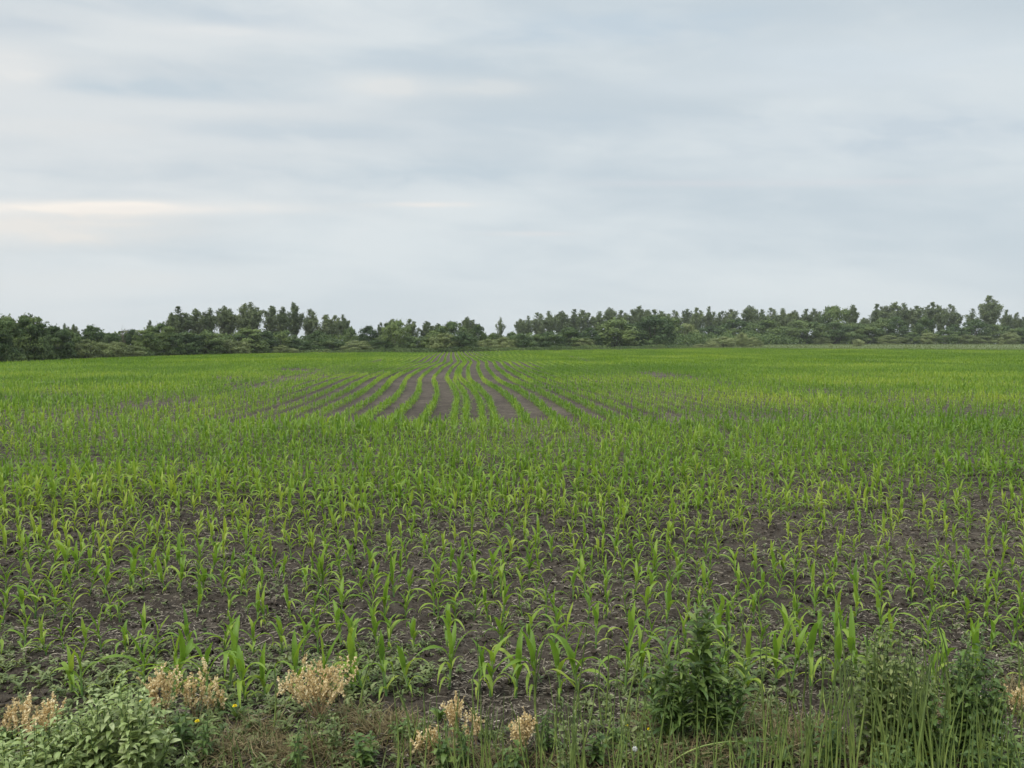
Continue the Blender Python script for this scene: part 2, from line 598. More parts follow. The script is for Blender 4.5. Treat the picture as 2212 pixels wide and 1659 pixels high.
def limb_path(p0, p1, g, m=5, sag=.0, jit=.04):
    t = np.linspace(0, 1, m)[:, None]
    p = p0 + (p1 - p0) * t
    ln = np.linalg.norm(p1 - p0)
    p[1:-1] += g.normal(0, jit * ln, (m - 2, 3))
    p[:, 2] += sag * ln * (t[:, 0] * (1 - t[:, 0]) * 4)
    return p


def make_poplar(seed, H=10.0, W=2.2, airy=0.0, low=.12):
    """several steep leaders, each a ragged feather of foliage ending in its own tip; W = half width"""
    g = np.random.default_rng(seed)
    tb, cb = MB(), MB()
    main = limb_path(np.zeros(3), np.array([g.normal(0, W * .12), g.normal(0, W * .12), H]), g, 9, jit=.008)
    tb.add(*tubes(main, np.linspace(.18, .02, 9), 6, g.uniform(.4, 1)))
    leaders = [(main, .22)]
    nl = int(g.integers(9, 13) * (1 - .45 * airy))
    for i in range(nl):
        r_ = math.sqrt((i + .6) / nl) * g.uniform(.8, 1.1)
        a_ = i * 2.399 + g.normal(0, .5)
        hb = g.uniform(low, .5)
        b0 = np.array([np.interp(hb * H, main[:, 2], main[:, j]) for j in range(3)])
        ht = H * (1.0 - .24 * r_ ** 1.6) * g.uniform(.82, 1.0)
        end = np.array([r_ * W * .85 * math.cos(a_), r_ * W * .85 * math.sin(a_), ht])
        mid = b0 + (end - b0) * np.array([.72, .72, .45])
        t = np.linspace(0, 1, 8)[:, None]
        q = (1 - t) ** 2 * b0 + 2 * t * (1 - t) * mid + t ** 2 * end
        q[1:-1] += g.normal(0, .05, (6, 3))
        tb.add(*tubes(q, np.linspace(.075, .012, 8), 5, g.uniform(.2, .9)))
        leaders.append((q, 0.0))
    for q, st in leaders:
        ln = np.linalg.norm(q[-1] - q[0])
        nc = int(9 + ln * 3.0)
        ts = st + (1 - st) * g.random(nc) ** .85
        for t in ts:
            c_ = np.array([np.interp(t, np.linspace(0, 1, len(q)), q[:, j]) for j in range(3)])
            rr = W * np.interp(t, [0, .25, .6, .85, 1], [.18, .34, .40, .30, .15])
            a_ = g.uniform(0, 6.283)
            # short steep side spray
            d0 = np.array([math.cos(a_) * .75, math.sin(a_) * .75, 1.0])
            m_ = int(26 * (1 - .35 * airy))
            w_ = g.random(m_)
            P = c_ + d0 * rr * 1.15 * w_[:, None] + g.normal(0, .10 + .05 * rr, (m_, 3))
            nor = unit(np.array([math.cos(a_), math.sin(a_), .25]) + g.normal(0, .45, (m_, 3)))
            v = np.clip(.5 + g.normal(0, .16) + g.normal(0, .12, m_), 0, 1)
            k_ = P[:, 2] < H * 1.03
            cb.add(*diamonds(P[k_], nor[k_], g.uniform(.16, .36, k_.sum()), g, v[k_]))
    return tb, cb


def make_broad(seed, H=6.0, W=3.2, flat=1.0, base=0.04, nlobe=21, layered=False, leaf=.30, spiky=.0):
    """round or tiered crown reaching almost to the ground; W = half width"""
    g = np.random.default_rng(seed)
    tb, cb = MB(), MB()
    C, S = [], []
    for i in range(nlobe):
        h = (i + .5) / nlobe
        zc = H * (base + (1 - base) * (h * .96 + g.normal(0, .03)))
        env = math.sqrt(max(0.03, 1 - ((h - .38) / .66) ** 2)) if not spiky else np.interp(h, [0, .3, 1], [.9, 1, .18])
        ang = i * 2.399 + g.normal(0, .4)
        rr = W * env * (g.uniform(.45, .85) if h < .9 else g.uniform(0, .4))
        C.append([rr * math.cos(ang), rr * math.sin(ang), zc])
        s = W * g.uniform(.30, .46) * (1 if h < .8 else .75)
        S.append([s, s, s * (.46 if layered else .78) * flat])
    C, S = np.array(C), np.array(S)
    C[:, 2] = np.minimum(C[:, 2], H - S[:, 2] * .8)
    C[:, 2] = np.maximum(C[:, 2], S[:, 2] * .6)
    nst = g.integers(2, 5)
    for c_ in C[::2]:
        b0 = np.array([g.normal(0, W * .05), g.normal(0, W * .05), 0])
        tb.add(*tubes(limb_path(b0, c_, g, 6, .12, .03), np.linspace(.09, .015, 6), 5, g.uniform(.1, .7)))
    per = 300
    Cc, Ss = np.repeat(C, per, 0), np.repeat(S, per, 0)
    d = unit(g.normal(size=Cc.shape))
    d[:, 2] = np.where(g.random(len(d)) < .6, np.abs(d[:, 2]), d[:, 2])
    rad = g.uniform(.72, 1.05, len(d)) + g.normal(0, .06, len(d))
    rad *= 1 + .25 * np.sin(d[:, 0] * 7 + Cc[:, 2] * 3) * np.cos(d[:, 1] * 6 + Cc[:, 0])
    P = Cc + d * Ss * rad[:, None]
    keep = P[:, 2] > .05
    # sprays sticking out at the top and rim
    ns = 110 if layered else 40
    pick = g.integers(len(C), size=ns)
    o = unit(C[pick] * np.array([1, 1, .0]) + np.array([0, 0, W * .55 if not layered else W * .2]) + g.normal(0, W * .25, (ns, 3)))
    sp = []
    for k_ in range(6):
        sp.append(C[pick] + o * (S[pick].max(1) * (.8 + .12 * k_))[:, None] * np.array([1, 1, .9]))
    sp = np.concatenate(sp)
    P = np.concatenate([P[keep], sp + g.normal(0, .05 * W / 3, sp.shape)])
    lob = np.repeat(np.clip(g.normal(0, .14, len(C)), -.3, .3), per)[keep]
    v = np.concatenate([.5 + lob, np.full(len(sp), .6)]) + g.normal(0, .12, len(P))
    nor = np.concatenate([d[keep], np.tile(o, (6, 1))])
    nor = unit(nor + g.normal(0, .28, nor.shape) + np.array([0, 0, .12]))
    keep = P[:, 2] < H * 1.08
    cb.add(*diamonds(P[keep], nor[keep], g.uniform(.7, 1.35, keep.sum()) * leaf, g, np.clip(v[keep], 0, 1)))
    return tb, cb


def make_dead(seed, H=5.0, W=2.0):
    g = np.random.default_rng(seed)
    tb, cb = MB(), MB()
    for i in range(9):
        a = g.uniform(0, 6.28)
        e = np.array([math.cos(a) * W * g.uniform(.2, .8), math.sin(a) * W * g.uniform(.2, .8), H * g.uniform(.7, 1)])
        p = limb_path(np.zeros(3), e, g, 7, .08, .03)
        tb.add(*tubes(p, np.linspace(.08, .02, 7), 5, g.uniform(.2, 1)))
        for j in range(9):
            b0 = p[g.integers(3, 7)]
            e2 = b0 + np.array([g.normal(0, .5), g.normal(0, .5), g.uniform(.3, .9)])
            cb.add(*tubes(limb_path(b0, e2, g, 4), np.linspace(.03, .012, 4), 4, g.random()))
    return tb, cb


PROTO = {}


def reg(kind, lst, mat, bark=M_BARK):
    PROTO[kind] = []
    for i, (tb, cb, H, W) in enumerate(lst):
        PROTO[kind].append((tb.data(kind + "_trunk", bark), cb.data(kind + "_crown", mat, False), H, W))


reg('poplar', [(*make_poplar(100 + i), 10.0, 2.2) for i in range(7)], M_POP)
reg('airy', [(*make_poplar(150 + i, airy=1.0, low=.3), 10.0, 2.2) for i in range(2)], M_POP)
reg('round', [(*make_broad(200 + i), 6.0, 3.2) for i in range(5)], M_TREE)
reg('tier', [(*make_broad(300 + i, layered=True, nlobe=36, flat=1.1), 6.0, 3.2) for i in range(4)], M_TREE)
reg('willow', [(*make_broad(400 + i, nlobe=22, leaf=.27), 6.0, 3.2) for i in range(4)], M_WIL)
reg('pale', [(*make_broad(440 + i, nlobe=20, leaf=.27), 6.0, 3.2) for i in range(3)], M_PALE)
reg('dead', [(*make_dead(500), 5.0, 2.0)], M_DEAD, M_DEAD)

NAMES = {'poplar': ('poplar_tree', 'tree'), 'airy': ('poplar_tree', 'tree'), 'round': ('broadleaf_tree', 'tree'),
         'tier': ('broadleaf_tree', 'tree'), 'willow': ('willow_bush', 'bush'), 'pale': ('willow_bush', 'bush'), 'dead': ('bare_shrub', 'shrub')}
CROWN = {'dead': 'twigs'}
ORD = ["first", "second", "third", "fourth", "fifth", "sixth", "seventh", "eighth", "ninth", "tenth", "eleventh", "twelfth",
       "thirteenth", "fourteenth", "fifteenth", "sixteenth", "seventeenth", "eighteenth", "nineteenth", "twentieth",
       "twenty-first", "twenty-second", "twenty-third", "twenty-fourth", "twenty-fifth", "twenty-sixth", "twenty-seventh", "twenty-eighth",
       "twenty-ninth", "thirtieth"]
tcount = [0]


def tree(kind, u, vtop, hw, Y, label, group, vbase=None):
    """a tree whose crown is centred on u with its top at vtop, at depth Y"""
    x, _, ztop = at(u, vtop, Y)
    z0 = float(zg(x, Y)) - .03
    tcount[0] += 1
    i = tcount[0]
    lst = PROTO[kind]
    td, cd, H, W = lst[(i * 5 + i // 3) % len(lst)]
    sz = (ztop - z0) / H
    sxy = (hw * Y / FPX) / W
    name, cat = NAMES[kind]
    small = cat == 'tree' and (ztop - z0) < 2.2
    if small:
        name, cat = 'shrub', 'shrub'
    t = thing(name, label, cat, (x, Y, z0), group, rz=(i * 2.39996) % 6.283, scale=(sxy, sxy, sz))
    link('trunk' if cat == 'tree' else 'stems', td, t)
    link(CROWN.get(kind, 'crown' if cat == 'tree' else 'foliage'), cd, t)
    return t


def c5(cx, cy): return cx * .336, 604.8 + cy * .336
def c6(cx, cy): return 691 + cx * .336, 604.8 + cy * .336
def c7(cx, cy): return 1382 + cx * .375, 604.8 + cy * .375


def leftY(u):
    return float(np.interp(u, [-80, 0, 120, 250, 400, 560, 640, 720, 900], [66, 78, 89, 103, 120, 140, 150, 156, 160]))


# tall poplars behind the left hedge
PL = [(1105, 212, 40), (1165, 180, 66), (1265, 188, 60), (1340, 186, 48), (1440, 168, 58), (1480, 190, 40), (1560, 158, 60), (1625, 150, 60), (1755, 168, 66),
      (1815, 180, 45), (1900, 148, 46), (1990, 192, 54), (2090, 224, 66), (2160, 232, 46)]
for i, (cx, cy, hw) in enumerate(PL):
    u, v = c5(cx, cy)
    look = ["grey-green ragged", "broad dense", "upright feathery", "narrow open", "tall two-headed", "slim pale", "dense tall", "widest tall", "forked dense",
            "narrow dark", "pointed spire-like", "ragged grey-green", "pale-stemmed open", "thin-topped open"][i]
    tree('poplar', u, v, hw * .336 * 1.4, leftY(u) + 32 + (i % 3) * 5, f"{look} poplar, {ORD[i]} from the left in the tall group behind the left hedge", "poplars behind the left hedge")
# hedge trees on the left: (kind, cx, cy, half width, dY, look)
HL = [('tier', -60, 235, 120, 0, "dark tiered tree cut by the left edge of the photo"), ('tier', 50, 240, 105, 3, "dark tiered tree with arching top sprays"),
      ('tier', 175, 232, 105, 1, "tall dark tiered tree with the feathery top"), ('round', 262, 305, 85, 3, "mid green tree sloping down beside the feathery one"),
      ('tier', 345, 300, 92, 1, "dark tree with a broken flat top"), ('round', 430, 330, 90, 2, "rounded dark tree above the olive bushes"),
      ('poplar', 420, 284, 34, 22, "distant pale flat-topped poplar"), ('poplar', 475, 286, 34, 24, "distant pale poplar beside the spreading tree"),
      ('tier', 590, 298, 78, 6, "spreading airy tree standing apart above olive bushes"), ('willow', 555, 384, 78, -2, "olive bush with brownish top"),
      ('willow', 645, 402, 82, -2, "yellow-olive bush at the hedge foot"), ('dead', 790, 312, 62, 12, "half-bare greyish shrub showing twigs"),
      ('round', 700, 345, 62, 8, "dull green tree beside the half-bare shrub"), ('willow', 740, 398, 72, -1, "pale olive bush below the half-bare shrub"),
      ('willow', 835, 420, 84, -2, "low pale olive bush in a long row"), ('round', 855, 322, 58, 9, "grey-green tree right of the half-bare shrub"),
      ('poplar', 962, 264, 32, 26, "small pale poplar top poking over the hedge"), ('tier', 940, 318, 78, 2, "dark layered tree, left of a tight pair"),
      ('tier', 1040, 282, 80, 3, "dark layered tree, right of a tight pair"), ('round', 1105, 345, 78, 0, "dark rounded tree below the first poplars"),
      ('tier', 1195, 335, 98, 2, "wide tiered tree below the broad poplar"), ('tier', 1325, 330, 100, 1, "wide dark tree below the narrow poplar"),
      ('willow', 1480, 384, 92, -2, "olive-green bush lit on its left side"), ('tier', 1590, 312, 96, 2, "dark dense tree below the widest poplar"),
      ('willow', 1570, 398, 50, -4, "small pale bush before the dark dense tree"), ('round', 1700, 330, 78, 3, "dark tree left of the pointed poplar"), ('round', 1820, 325, 78, 4, "dark tree right under the pointed poplar"),
      ('willow', 1810, 420, 50, -4, "low pale bush, left of two at hedge foot"), ('willow', 1875, 438, 48, -5, "low pale bush, right of two at hedge foot"),
      ('round', 1930, 385, 78, 1, "dark low tree at the hedge foot"), ('round', 2040, 330, 78, 4, "dark tree below the pale-stemmed poplar"),
      ('round', 2140, 380, 90, 1, "dark low tree at the end of the left hedge"), ('willow', 2100, 444, 22, -6, "tiny pale shrub at the field's far left corner")]
for k, cx, cy, hw, dy, look in HL:
    u, v = c5(cx, cy)
    tree(k, u, v, hw * .336 * 1.08, leftY(u) + 3 + dy, look, "hedge trees along the left side of the field")
# centre
HC = [('round', 195, 308, 52, 14, "pale rounded tree just right of the left poplars"), ('willow', 235, 390, 88, 0, "broad low willow bush at centre-left field edge"), ('poplar', 155, 228, 34, 26, "slender leaning poplar at the right end of the left group"),
      ('round', 315, 300, 62, 9, "paler rounded tree left of the large dark dome"), ('poplar', 388, 278, 26, 20, "thin poplar tip left of the large dark dome"),
      ('round', 400, 375, 70, 2, "low tree against the left side of the dome"), ('round', 480, 262, 92, 3, "large dark domed tree reaching to the ground"), ('poplar', 462, 252, 46, 22, "poplar top showing over the dark dome"),
      ('poplar', 585, 256, 46, 18, "dark forked poplar left of the sky gap"), ('round', 600, 365, 66, 2, "low rounded tree below the sky gap"), ('round', 680, 395, 60, 4, "low dull bush-like tree filling the sky gap foot"),
      ('poplar', 690, 266, 42, 22, "poplar just right of the sky gap"), ('poplar', 760, 280, 48, 26, "pale poplar behind the centre dome"), ('round', 850, 272, 100, 5, "broad dark domed tree at the centre"),
      ('tier', 735, 330, 72, 2, "dark tiered tree at the left of the centre dome"), ('willow', 800, 345, 92, -1, "greyish willow bush before the centre dome"), ('poplar', 945, 238, 42, 24, "twin-topped poplar right of the centre dome"),
      ('poplar', 992, 262, 30, 22, "short poplar beside the twin-topped one"), ('round', 1020, 290, 52, 8, "dark tree right of the short poplar"), ('round', 915, 350, 88, -1, "dark rounded bush-like tree at the rows' vanishing point"),
      ('airy', 1162, 242, 38, 16, "lone thin see-through poplar standing apart"), ('round', 1105, 345, 54, 20, "small pale round tree left of the lone poplar"),
      ('round', 1240, 335, 52, 8, "low tree right of the lone poplar"), ('willow', 1085, 380, 78, -1, "low willow bush under the lone poplar"), ('willow', 1185, 370, 70, 0, "low olive bush, second under the lone poplar"),
      ('round', 1300, 350, 80, 1, "dark rounded tree below the first right-hand poplars"), ('round', 1400, 350, 62, 4, "dark gap-filling tree below the right-hand poplars"), ('round', 1475, 338, 88, 0, "dark green round tree with mottled crown"),
      ('tier', 1610, 306, 96, 4, "light-topped tiered tree below the poplar row"), ('round', 1740, 310, 70, 8, "dark tree between tiered tree and big dome"), ('willow', 1690, 376, 88, -1, "low pale willow bush before the poplar row")]
for k, cx, cy, hw, dy, look in HC:
    u, v = c6(cx, cy)
    Y = float(np.interp(u, [760, 1000, 1106, 1250, 1350], [157, 158, 162, 176, 186])) + dy
    tree(k, u, v, hw * .336 * (1.45 if k == 'poplar' else 1.12), Y, look, "trees along the far end of the field")
for k, u, v, hw, dy, look in [('round', 1329, 690, 55, 0, "big dark round-crowned tree at the far field edge"), ('round', 1414, 686, 50, 3, "big rounded tree just right of the big dark one")]:
    tree(k, u, v, hw, 192 + dy, look, "trees along the far end of the field")
# long poplar row on the right
PR = [c6(1290, 250) + (34,), c6(1335, 236) + (36,), c6(1410, 214) + (52,), c6(1480, 205) + (44,), c6(1550, 200) + (52,), c6(1640, 196) + (54,), c6(1710, 194) + (54,), c6(1790, 206) + (50,), c6(1870, 178) + (50,),
      c6(1945, 200) + (44,), c6(2030, 170) + (52,), c6(2115, 196) + (52,)]
PR = [(u, v, hw * .336) for u, v, hw in PR]
PR += [(*c7(cx, cy), hw * .375) for cx, cy, hw in [(10, 172, 45), (75, 175, 45), (145, 180, 48), (205, 178, 34), (270, 168, 38), (335, 164, 40), (402, 160, 36), (465, 184, 38), (530, 170, 48), (640, 148, 52),
      (705, 175, 40), (770, 166, 48), (830, 168, 40), (885, 176, 40), (955, 174, 46), (1020, 166, 34)]]
for i, (u, v, hw) in enumerate(PR):
    look = ["ragged", "dense", "pale", "narrow", "feathery"][i % 5]
    tree('poplar', u, v, hw * 1.45, 282 + (i * 7) % 19, f"{look} hazy grey-green poplar, {ORD[i]} from the left in the long right-hand row", "poplars of the long right-hand row")
# right end poplars
PE = [(1222, 148, 44, "single dark poplar right of the tallest broadleaf"), (1300, 218, 40, "low pale poplar before the gap"), (1375, 143, 42, "poplar at the left end of the far right group"), (1445, 130, 56, "broad poplar, tallest of the far right group"),
      (1525, 138, 46, "poplar third in the far right group"), (1600, 150, 50, "flat-topped poplar in the far right group"), (1680, 133, 46, "pointed poplar in the far right group"), (1738, 146, 42, "dense poplar behind the bright round tree"),
      (1802, 146, 44, "poplar at the right end of the far right group"), (1915, 168, 44, "airy leaning poplar left of the tallest tree"), (2020, 96, 58, "tallest poplar of all, standing near the right edge"),
      (2110, 178, 34, "short poplar right of the tallest one"), (2165, 192, 28, "small poplar second from the right edge"), (2210, 214, 24, "small poplar at the right edge")]
for i, (cx, cy, hw, look) in enumerate(PE):
    u, v = c7(cx, cy)
    tree('airy' if cx == 1915 else 'poplar', u, v, hw * .375 * 1.4, 272 + (i * 7) % 15, look, "poplars at the right end")
HR = [('round', 10, 245, 110, -26, "dark tree at the left foot of the long poplar row"), ('round', 125, 212, 125, -26, "large dark tree with dense layered crown"), ('willow', 265, 250, 70, -25, "yellowish willow right of the large dark tree"), ('round', 330, 300, 70, -20, "dim tree above the pale bush cluster"),
      ('round', 405, 270, 80, -14, "dull green tree behind the pale bush cluster"), ('round', 545, 230, 105, -10, "rounded dull green tree behind the tall pale bush"), ('round', 715, 230, 110, -10, "wide dark layered tree right of the pale bushes"), ('round', 850, 270, 70, -8, "dark low tree between two layered trees"),
      ('round', 945, 234, 120, -6, "wide dark layered tree with flat tiers"), ('round', 1120, 154, 84, -2, "tallest dark broadleaf tree with cloud-like top"), ('round', 1130, 245, 110, -8, "dark lower tree under the tallest broadleaf"), ('round', 1225, 250, 70, -5, "dark tree left of the round twins"),
      ('round', 1310, 258, 80, -6, "dark low tree under the gap in the poplars"), ('round', 1392, 224, 76, -4, "dark round tree, left of twins"), ('round', 1478, 214, 74, -4, "dark round tree, right of twins"), ('round', 1640, 220, 66, -10, "bright green ball-shaped tree"),
      ('round', 1568, 302, 48, -14, "small dark bushy tree left below the ball-shaped one"), ('willow', 1665, 304, 52, -15, "olive bush under the ball-shaped tree"), ('round', 1758, 288, 66, -14, "dark bushy tree right of the ball-shaped one"), ('round', 1815, 258, 56, -5, "dark tree behind the bushy one"),
      ('round', 1930, 234, 88, -6, "wide green tree left of the tallest poplar's foot"), ('round', 2075, 258, 74, -6, "round tree right of the tallest poplar's foot"), ('willow', 1880, 314, 60, -14, "low olive bush before the wide green tree"), ('willow', 1982, 322, 58, -14, "low dim bush, right of the olive one"),
      ('round', 2180, 278, 74, -8, "dark tree at the right edge of the photo"), ('round', 2290, 268, 84, -8, "dark tree just beyond the right edge"), ('willow', 1432, 318, 52, -13, "pale low bush before the twins"), ('willow', 1505, 330, 50, -14, "dim low bush right of the pale one"),
      ('willow', 2130, 300, 50, -12, "pale low bush near the right edge"), ('willow', 1050, 330, 60, -12, "low dim bush left of the tallest broadleaf's foot"), ('round', 620, 290, 70, -8, "dark filler tree just above the tall pale bush")]
for k, cx, cy, hw, dy, look in HR:
    u, v = c7(cx, cy)
    tree(k, u, v, hw * .375 * 1.1, 262 + dy, look, "broadleaf trees along the right-hand meadow")
# bushes out on the meadow
BM = [('pale', 480, 328, 82, 388, "wide pale bush of the cluster at the meadow's left end"), ('pale', 590, 304, 40, 388, "tallest pale bush in the meadow cluster"), ('pale', 648, 328, 34, 388, "rounded pale bush right of the tallest in the cluster"),
      ('pale', 694, 350, 20, 386, "smallest pale bush at the right of the cluster"), ('pale', 350, 368, 40, 392, "low spreading bush left of the pale cluster"), ('pale', 410, 350, 34, 392, "low bush tucked against the wide pale one"),
      ('pale', 1258, 340, 33, 382, "single round bush standing alone on the meadow"), ('pale', 1100, 367, 13, 387, "tiny round bush on the open meadow"), ('pale', 920, 373, 12, 386, "tiny bush, left of two specks on the meadow"), ('pale', 960, 378, 10, 387, "tiny bush, right of two specks on the meadow"),
      ('pale', 2085, 344, 15, 364, "little bush near the right end of the meadow"), ('pale', 1962, 396, 26, 411, "low weed clump at the corn's edge on the right")]
for k, cx, cy, hw, cb_, look in BM:
    u, v = c7(cx, cy)
    vb = 604.8 + cb_ * .375
    a_, b_, c_ = ray(u, vb)
    best = min(np.arange(130, 205 if cx < 720 else 232, 1.0), key=lambda Y: abs((CAM_H + c_ * Y / b_) - float(zg(a_ * Y / b_, Y))) + Y * 1e-4)
    tree(k, u, v, hw * .375, max(best, float(far_edge(a_ * best / b_)) + 2), look, "bushes on the meadow")


def leaf_mass(name, path, hfun, depth, k, label, mat, seed, size=.35, cat="wood"):
    """one soft mass of leaves along a line on the ground"""
    g = np.random.default_rng(seed)
    path = np.asarray(path, float)
    s = np.concatenate([[0], np.cumsum(np.linalg.norm(np.diff(path, axis=0), axis=1))])
    q = g.uniform(0, s[-1], k)
    x, y = np.interp(q, s, path[:, 0]), np.interp(q, s, path[:, 1])
    d = g.normal(0, depth, k)
    x, y = x + g.normal(0, .3, k), y + d
    hh = hfun * (.45 + .9 * fbm(q * .35, d * .15, seed, 3)) * (1 - .25 * np.abs(d) / (depth * 2))
    z = zg(x, y) + hh * g.random(k) ** .65
    P = np.stack([x, y, z], -1)
    nor = unit(g.normal(0, .7, (k, 3)) + np.array([0, -.3, .6]))
    v = np.clip(.2 + .6 * fbm(q * .5, d * .5, seed + 5, 3) + g.normal(0, .1, k), 0, 1)
    b = MB().add(*diamonds(P, nor, g.uniform(.6, 1.3, k) * size, g, v))
    tag(link(name, b.data(name, mat, False)), label, cat, kind="stuff")


leaf_mass("distant_wood", [(-75, 70), (-68, 95), (-62, 120), (-58, 150), (-40, 178), (0, 182), (30, 196), (60, 222), (100, 262), (200, 285)], 4.0, 3.0, 60000,
          "dark thicket seen between the trunks of the tree belt", M_TREE, 41, .55)
leaf_mass("undergrowth", [(-52, 62), (-53.5, 80), (-54, 100), (-53, 120), (-51, 140), (-40, 152), (-18, 153), (2, 157), (25, 172), (42, 184)], 1.1, .8, 20000,
          "low weedy fringe at the foot of the hedge along the corn", M_TREE, 43, .24, "undergrowth")

# ------------------------------------------------------------------ corn
BARE = [(310, 884, 70, 6, .9), (380, 874, 70, 5, .9), (640, 802, 62, 4, .9), (490, 821, 45, 4, .85), (540, 838, 60, 5, .7), (150, 862, 80, 6, .6), (10, 938, 70, 9, .85), (1440, 912, 36, 12, .7), (1265, 945, 60, 14, .5),
        (330, 835, 60, 4, .5), (120, 830, 50, 3, .4), (1900, 1125, 430, 95, .22), (260, 1165, 340, 40, .25), (1110, 985, 110, 14, .15), (1650, 1230, 300, 40, .25), (1760, 850, 60, 3, .5), (2050, 900, 120, 6, .35),
        (2150, 1010, 90, 20, .3)]


def bareness(u, v):
    r = np.zeros_like(u)
    for bu, bv, ru, rv, s in BARE:
        r = np.maximum(r, s * np.clip(1.4 - ((u - bu) / ru) ** 2 - ((v - bv) / rv) ** 2, 0, 1))
    return r


def vigour(x, y):
    return .5 * fbm(x * .35 + 9, y * .22 + 4, 61, 3) + .5 * fbm(x * .05, y * .09, 71, 3)


g = np.random.default_rng(5)
plants = []      # x, y, row index (-1 for the rows running away)
ROW0, RS, NHEAD = 4.22, .54, 26
for r_ in range(NHEAD):
    yr = ROW0 + RS * r_
    half = yr * .72 + (5 if r_ < 8 else 7)
    xx = np.arange(-half, half, .122 if r_ < 8 else .082)
    xx = xx + g.normal(0, .03, len(xx))
    yj = yr + g.normal(0, .035, len(xx)) + .06 * np.sin(xx * .4 + r_)
    keep = g.random(len(xx)) > .10
    plants.append(np.stack([xx[keep], yj[keep], np.full(keep.sum(), r_)], -1))
for k_ in range(-98, 210):
    y0 = ROW0 + RS * NHEAD - .3 + g.uniform(-.6, .6) + (-1.6 if k_ > 3 else 0)
    yy = np.concatenate([np.arange(y0, 60, .105), np.arange(60, 190, .14)])
    yy = yy + g.normal(0, .03, len(yy))
    # two planter passes almost touch just left of the middle
    off = k_ * .735 if k_ > 0 else k_ * .715 + .715 - (.30 + .2 * smooth(34, 46, yy))
    if k_ == 1:
        off = 0 * yy
    elif k_ > 1:
        off = (k_ - 1) * .735 + 0 * yy
    xx = off + rowoff(yy) + g.normal(0, .032, len(yy))
    keep = (g.random(len(yy)) > .06) & (yy < far_edge(xx)) & (xx > left_edge(yy)) & (np.abs(xx) < yy * .70 + 10)
    if keep.any():
        plants.append(np.stack([xx[keep], yy[keep], np.full(keep.sum(), -1)], -1))
plants = np.concatenate(plants)
pu, pv = proj(plants[:, 0], plants[:, 1], zg(plants[:, 0], plants[:, 1]))
bare = bareness(pu, pv)
bare = np.where((plants[:, 2] >= 0) & (plants[:, 2] < 8), 0, bare)
keep = g.random(len(plants)) > bare
plants, pu, pv = plants[keep], pu[keep], pv[keep]
vg = vigour(plants[:, 0], plants[:, 1])
dull = np.clip(1 - ((pu - 1900) / 500) ** 2 - ((pv - 1130) / 120) ** 2, 0, 1)
psize = .83 + .5 * (vg - .4) + g.normal(0, .10, len(plants)) - .2 * dull
away = plants[:, 2] < 0
dx = np.abs(plants[:, 0] - rowoff(plants[:, 1]))
psize = np.where(away, (psize * .5 + .5) * (.76 + .18 * smooth(6, 15, dx) + .10 * smooth(50, 90, plants[:, 1]) - .02), psize * np.where(plants[:, 2] == 0, .86, np.where(plants[:, 2] == 1, .78, np.where(plants[:, 2] < 8, .71, .75))) + .16 * smooth(8, 9.5, plants[:, 1]) * smooth(13, 11, plants[:, 1]) + .10 * smooth(11.5, 13.5, plants[:, 1]))
lush = (plants[:, 2] > 20) * smooth(1.5, -3, plants[:, 0])
psize = np.clip(psize + .15 * lush, .42, 1.4)
lat = plants[:, 0] - rowoff(plants[:, 1])
streak = np.where(away, fbm(lat * .55 + 7, plants[:, 1] * .045, 95, 4), fbm(plants[:, 0] * .25, plants[:, 1] * .6, 96, 3)) - .5
gone = away & (dx > 7) & (streak < -.17) & (g.random(len(plants)) < np.clip(-(streak + .17) * 9, 0, .8))
psize = np.clip(psize * np.where(away, 1 + .75 * streak, 1 + .5 * streak), .4, 1.4)
pvar = np.clip(.48 + .9 * (fbm(plants[:, 0] * .12 + 3, plants[:, 1] * .16, 91, 3) - .5) + .45 * np.where(away, fbm(lat * .4 + 2, plants[:, 1] * .05, 97, 3) - .5, 0) + g.normal(0, .13, len(plants)) + .12 * dull - .10 * away * smooth(25, 60, plants[:, 1]) - .09 * away - .10 * lush, .05, 1)


plants, pu, pv, psize, pvar = [q[~gone] for q in (plants, pu, pv, psize, pvar)]


def corn_leaves(k, g):
    """leaf parameters of one young plant: list of (height, azimuth, length, width, e0, bend, droop power)"""
    nl = k
    th = g.uniform(0, 6.283)
    hs = g.uniform(.13, .20)
    res = []
    for i in range(nl):
        f = i / (nl - 1)
        a = th + (i % 2) * math.pi + g.normal(0, .32)
        if f < .3:
            p = (hs * (.15 + .3 * f), a, g.uniform(.13, .22), g.uniform(.015, .022), R(g.uniform(48, 68)), R(g.uniform(110, 190)))
        elif f < .8:
            p = (hs * (.35 + .55 * f), a, g.uniform(.22, .34), g.uniform(.020, .033), R(g.uniform(56, 76)), R(g.uniform(110, 190)))
        else:
            p = (hs * (.8 + .2 * f), a, g.uniform(.17, .27), g.uniform(.026, .042), R(g.uniform(74, 89)), R(g.uniform(5, 70)))
        res.append(p)
    return hs, res


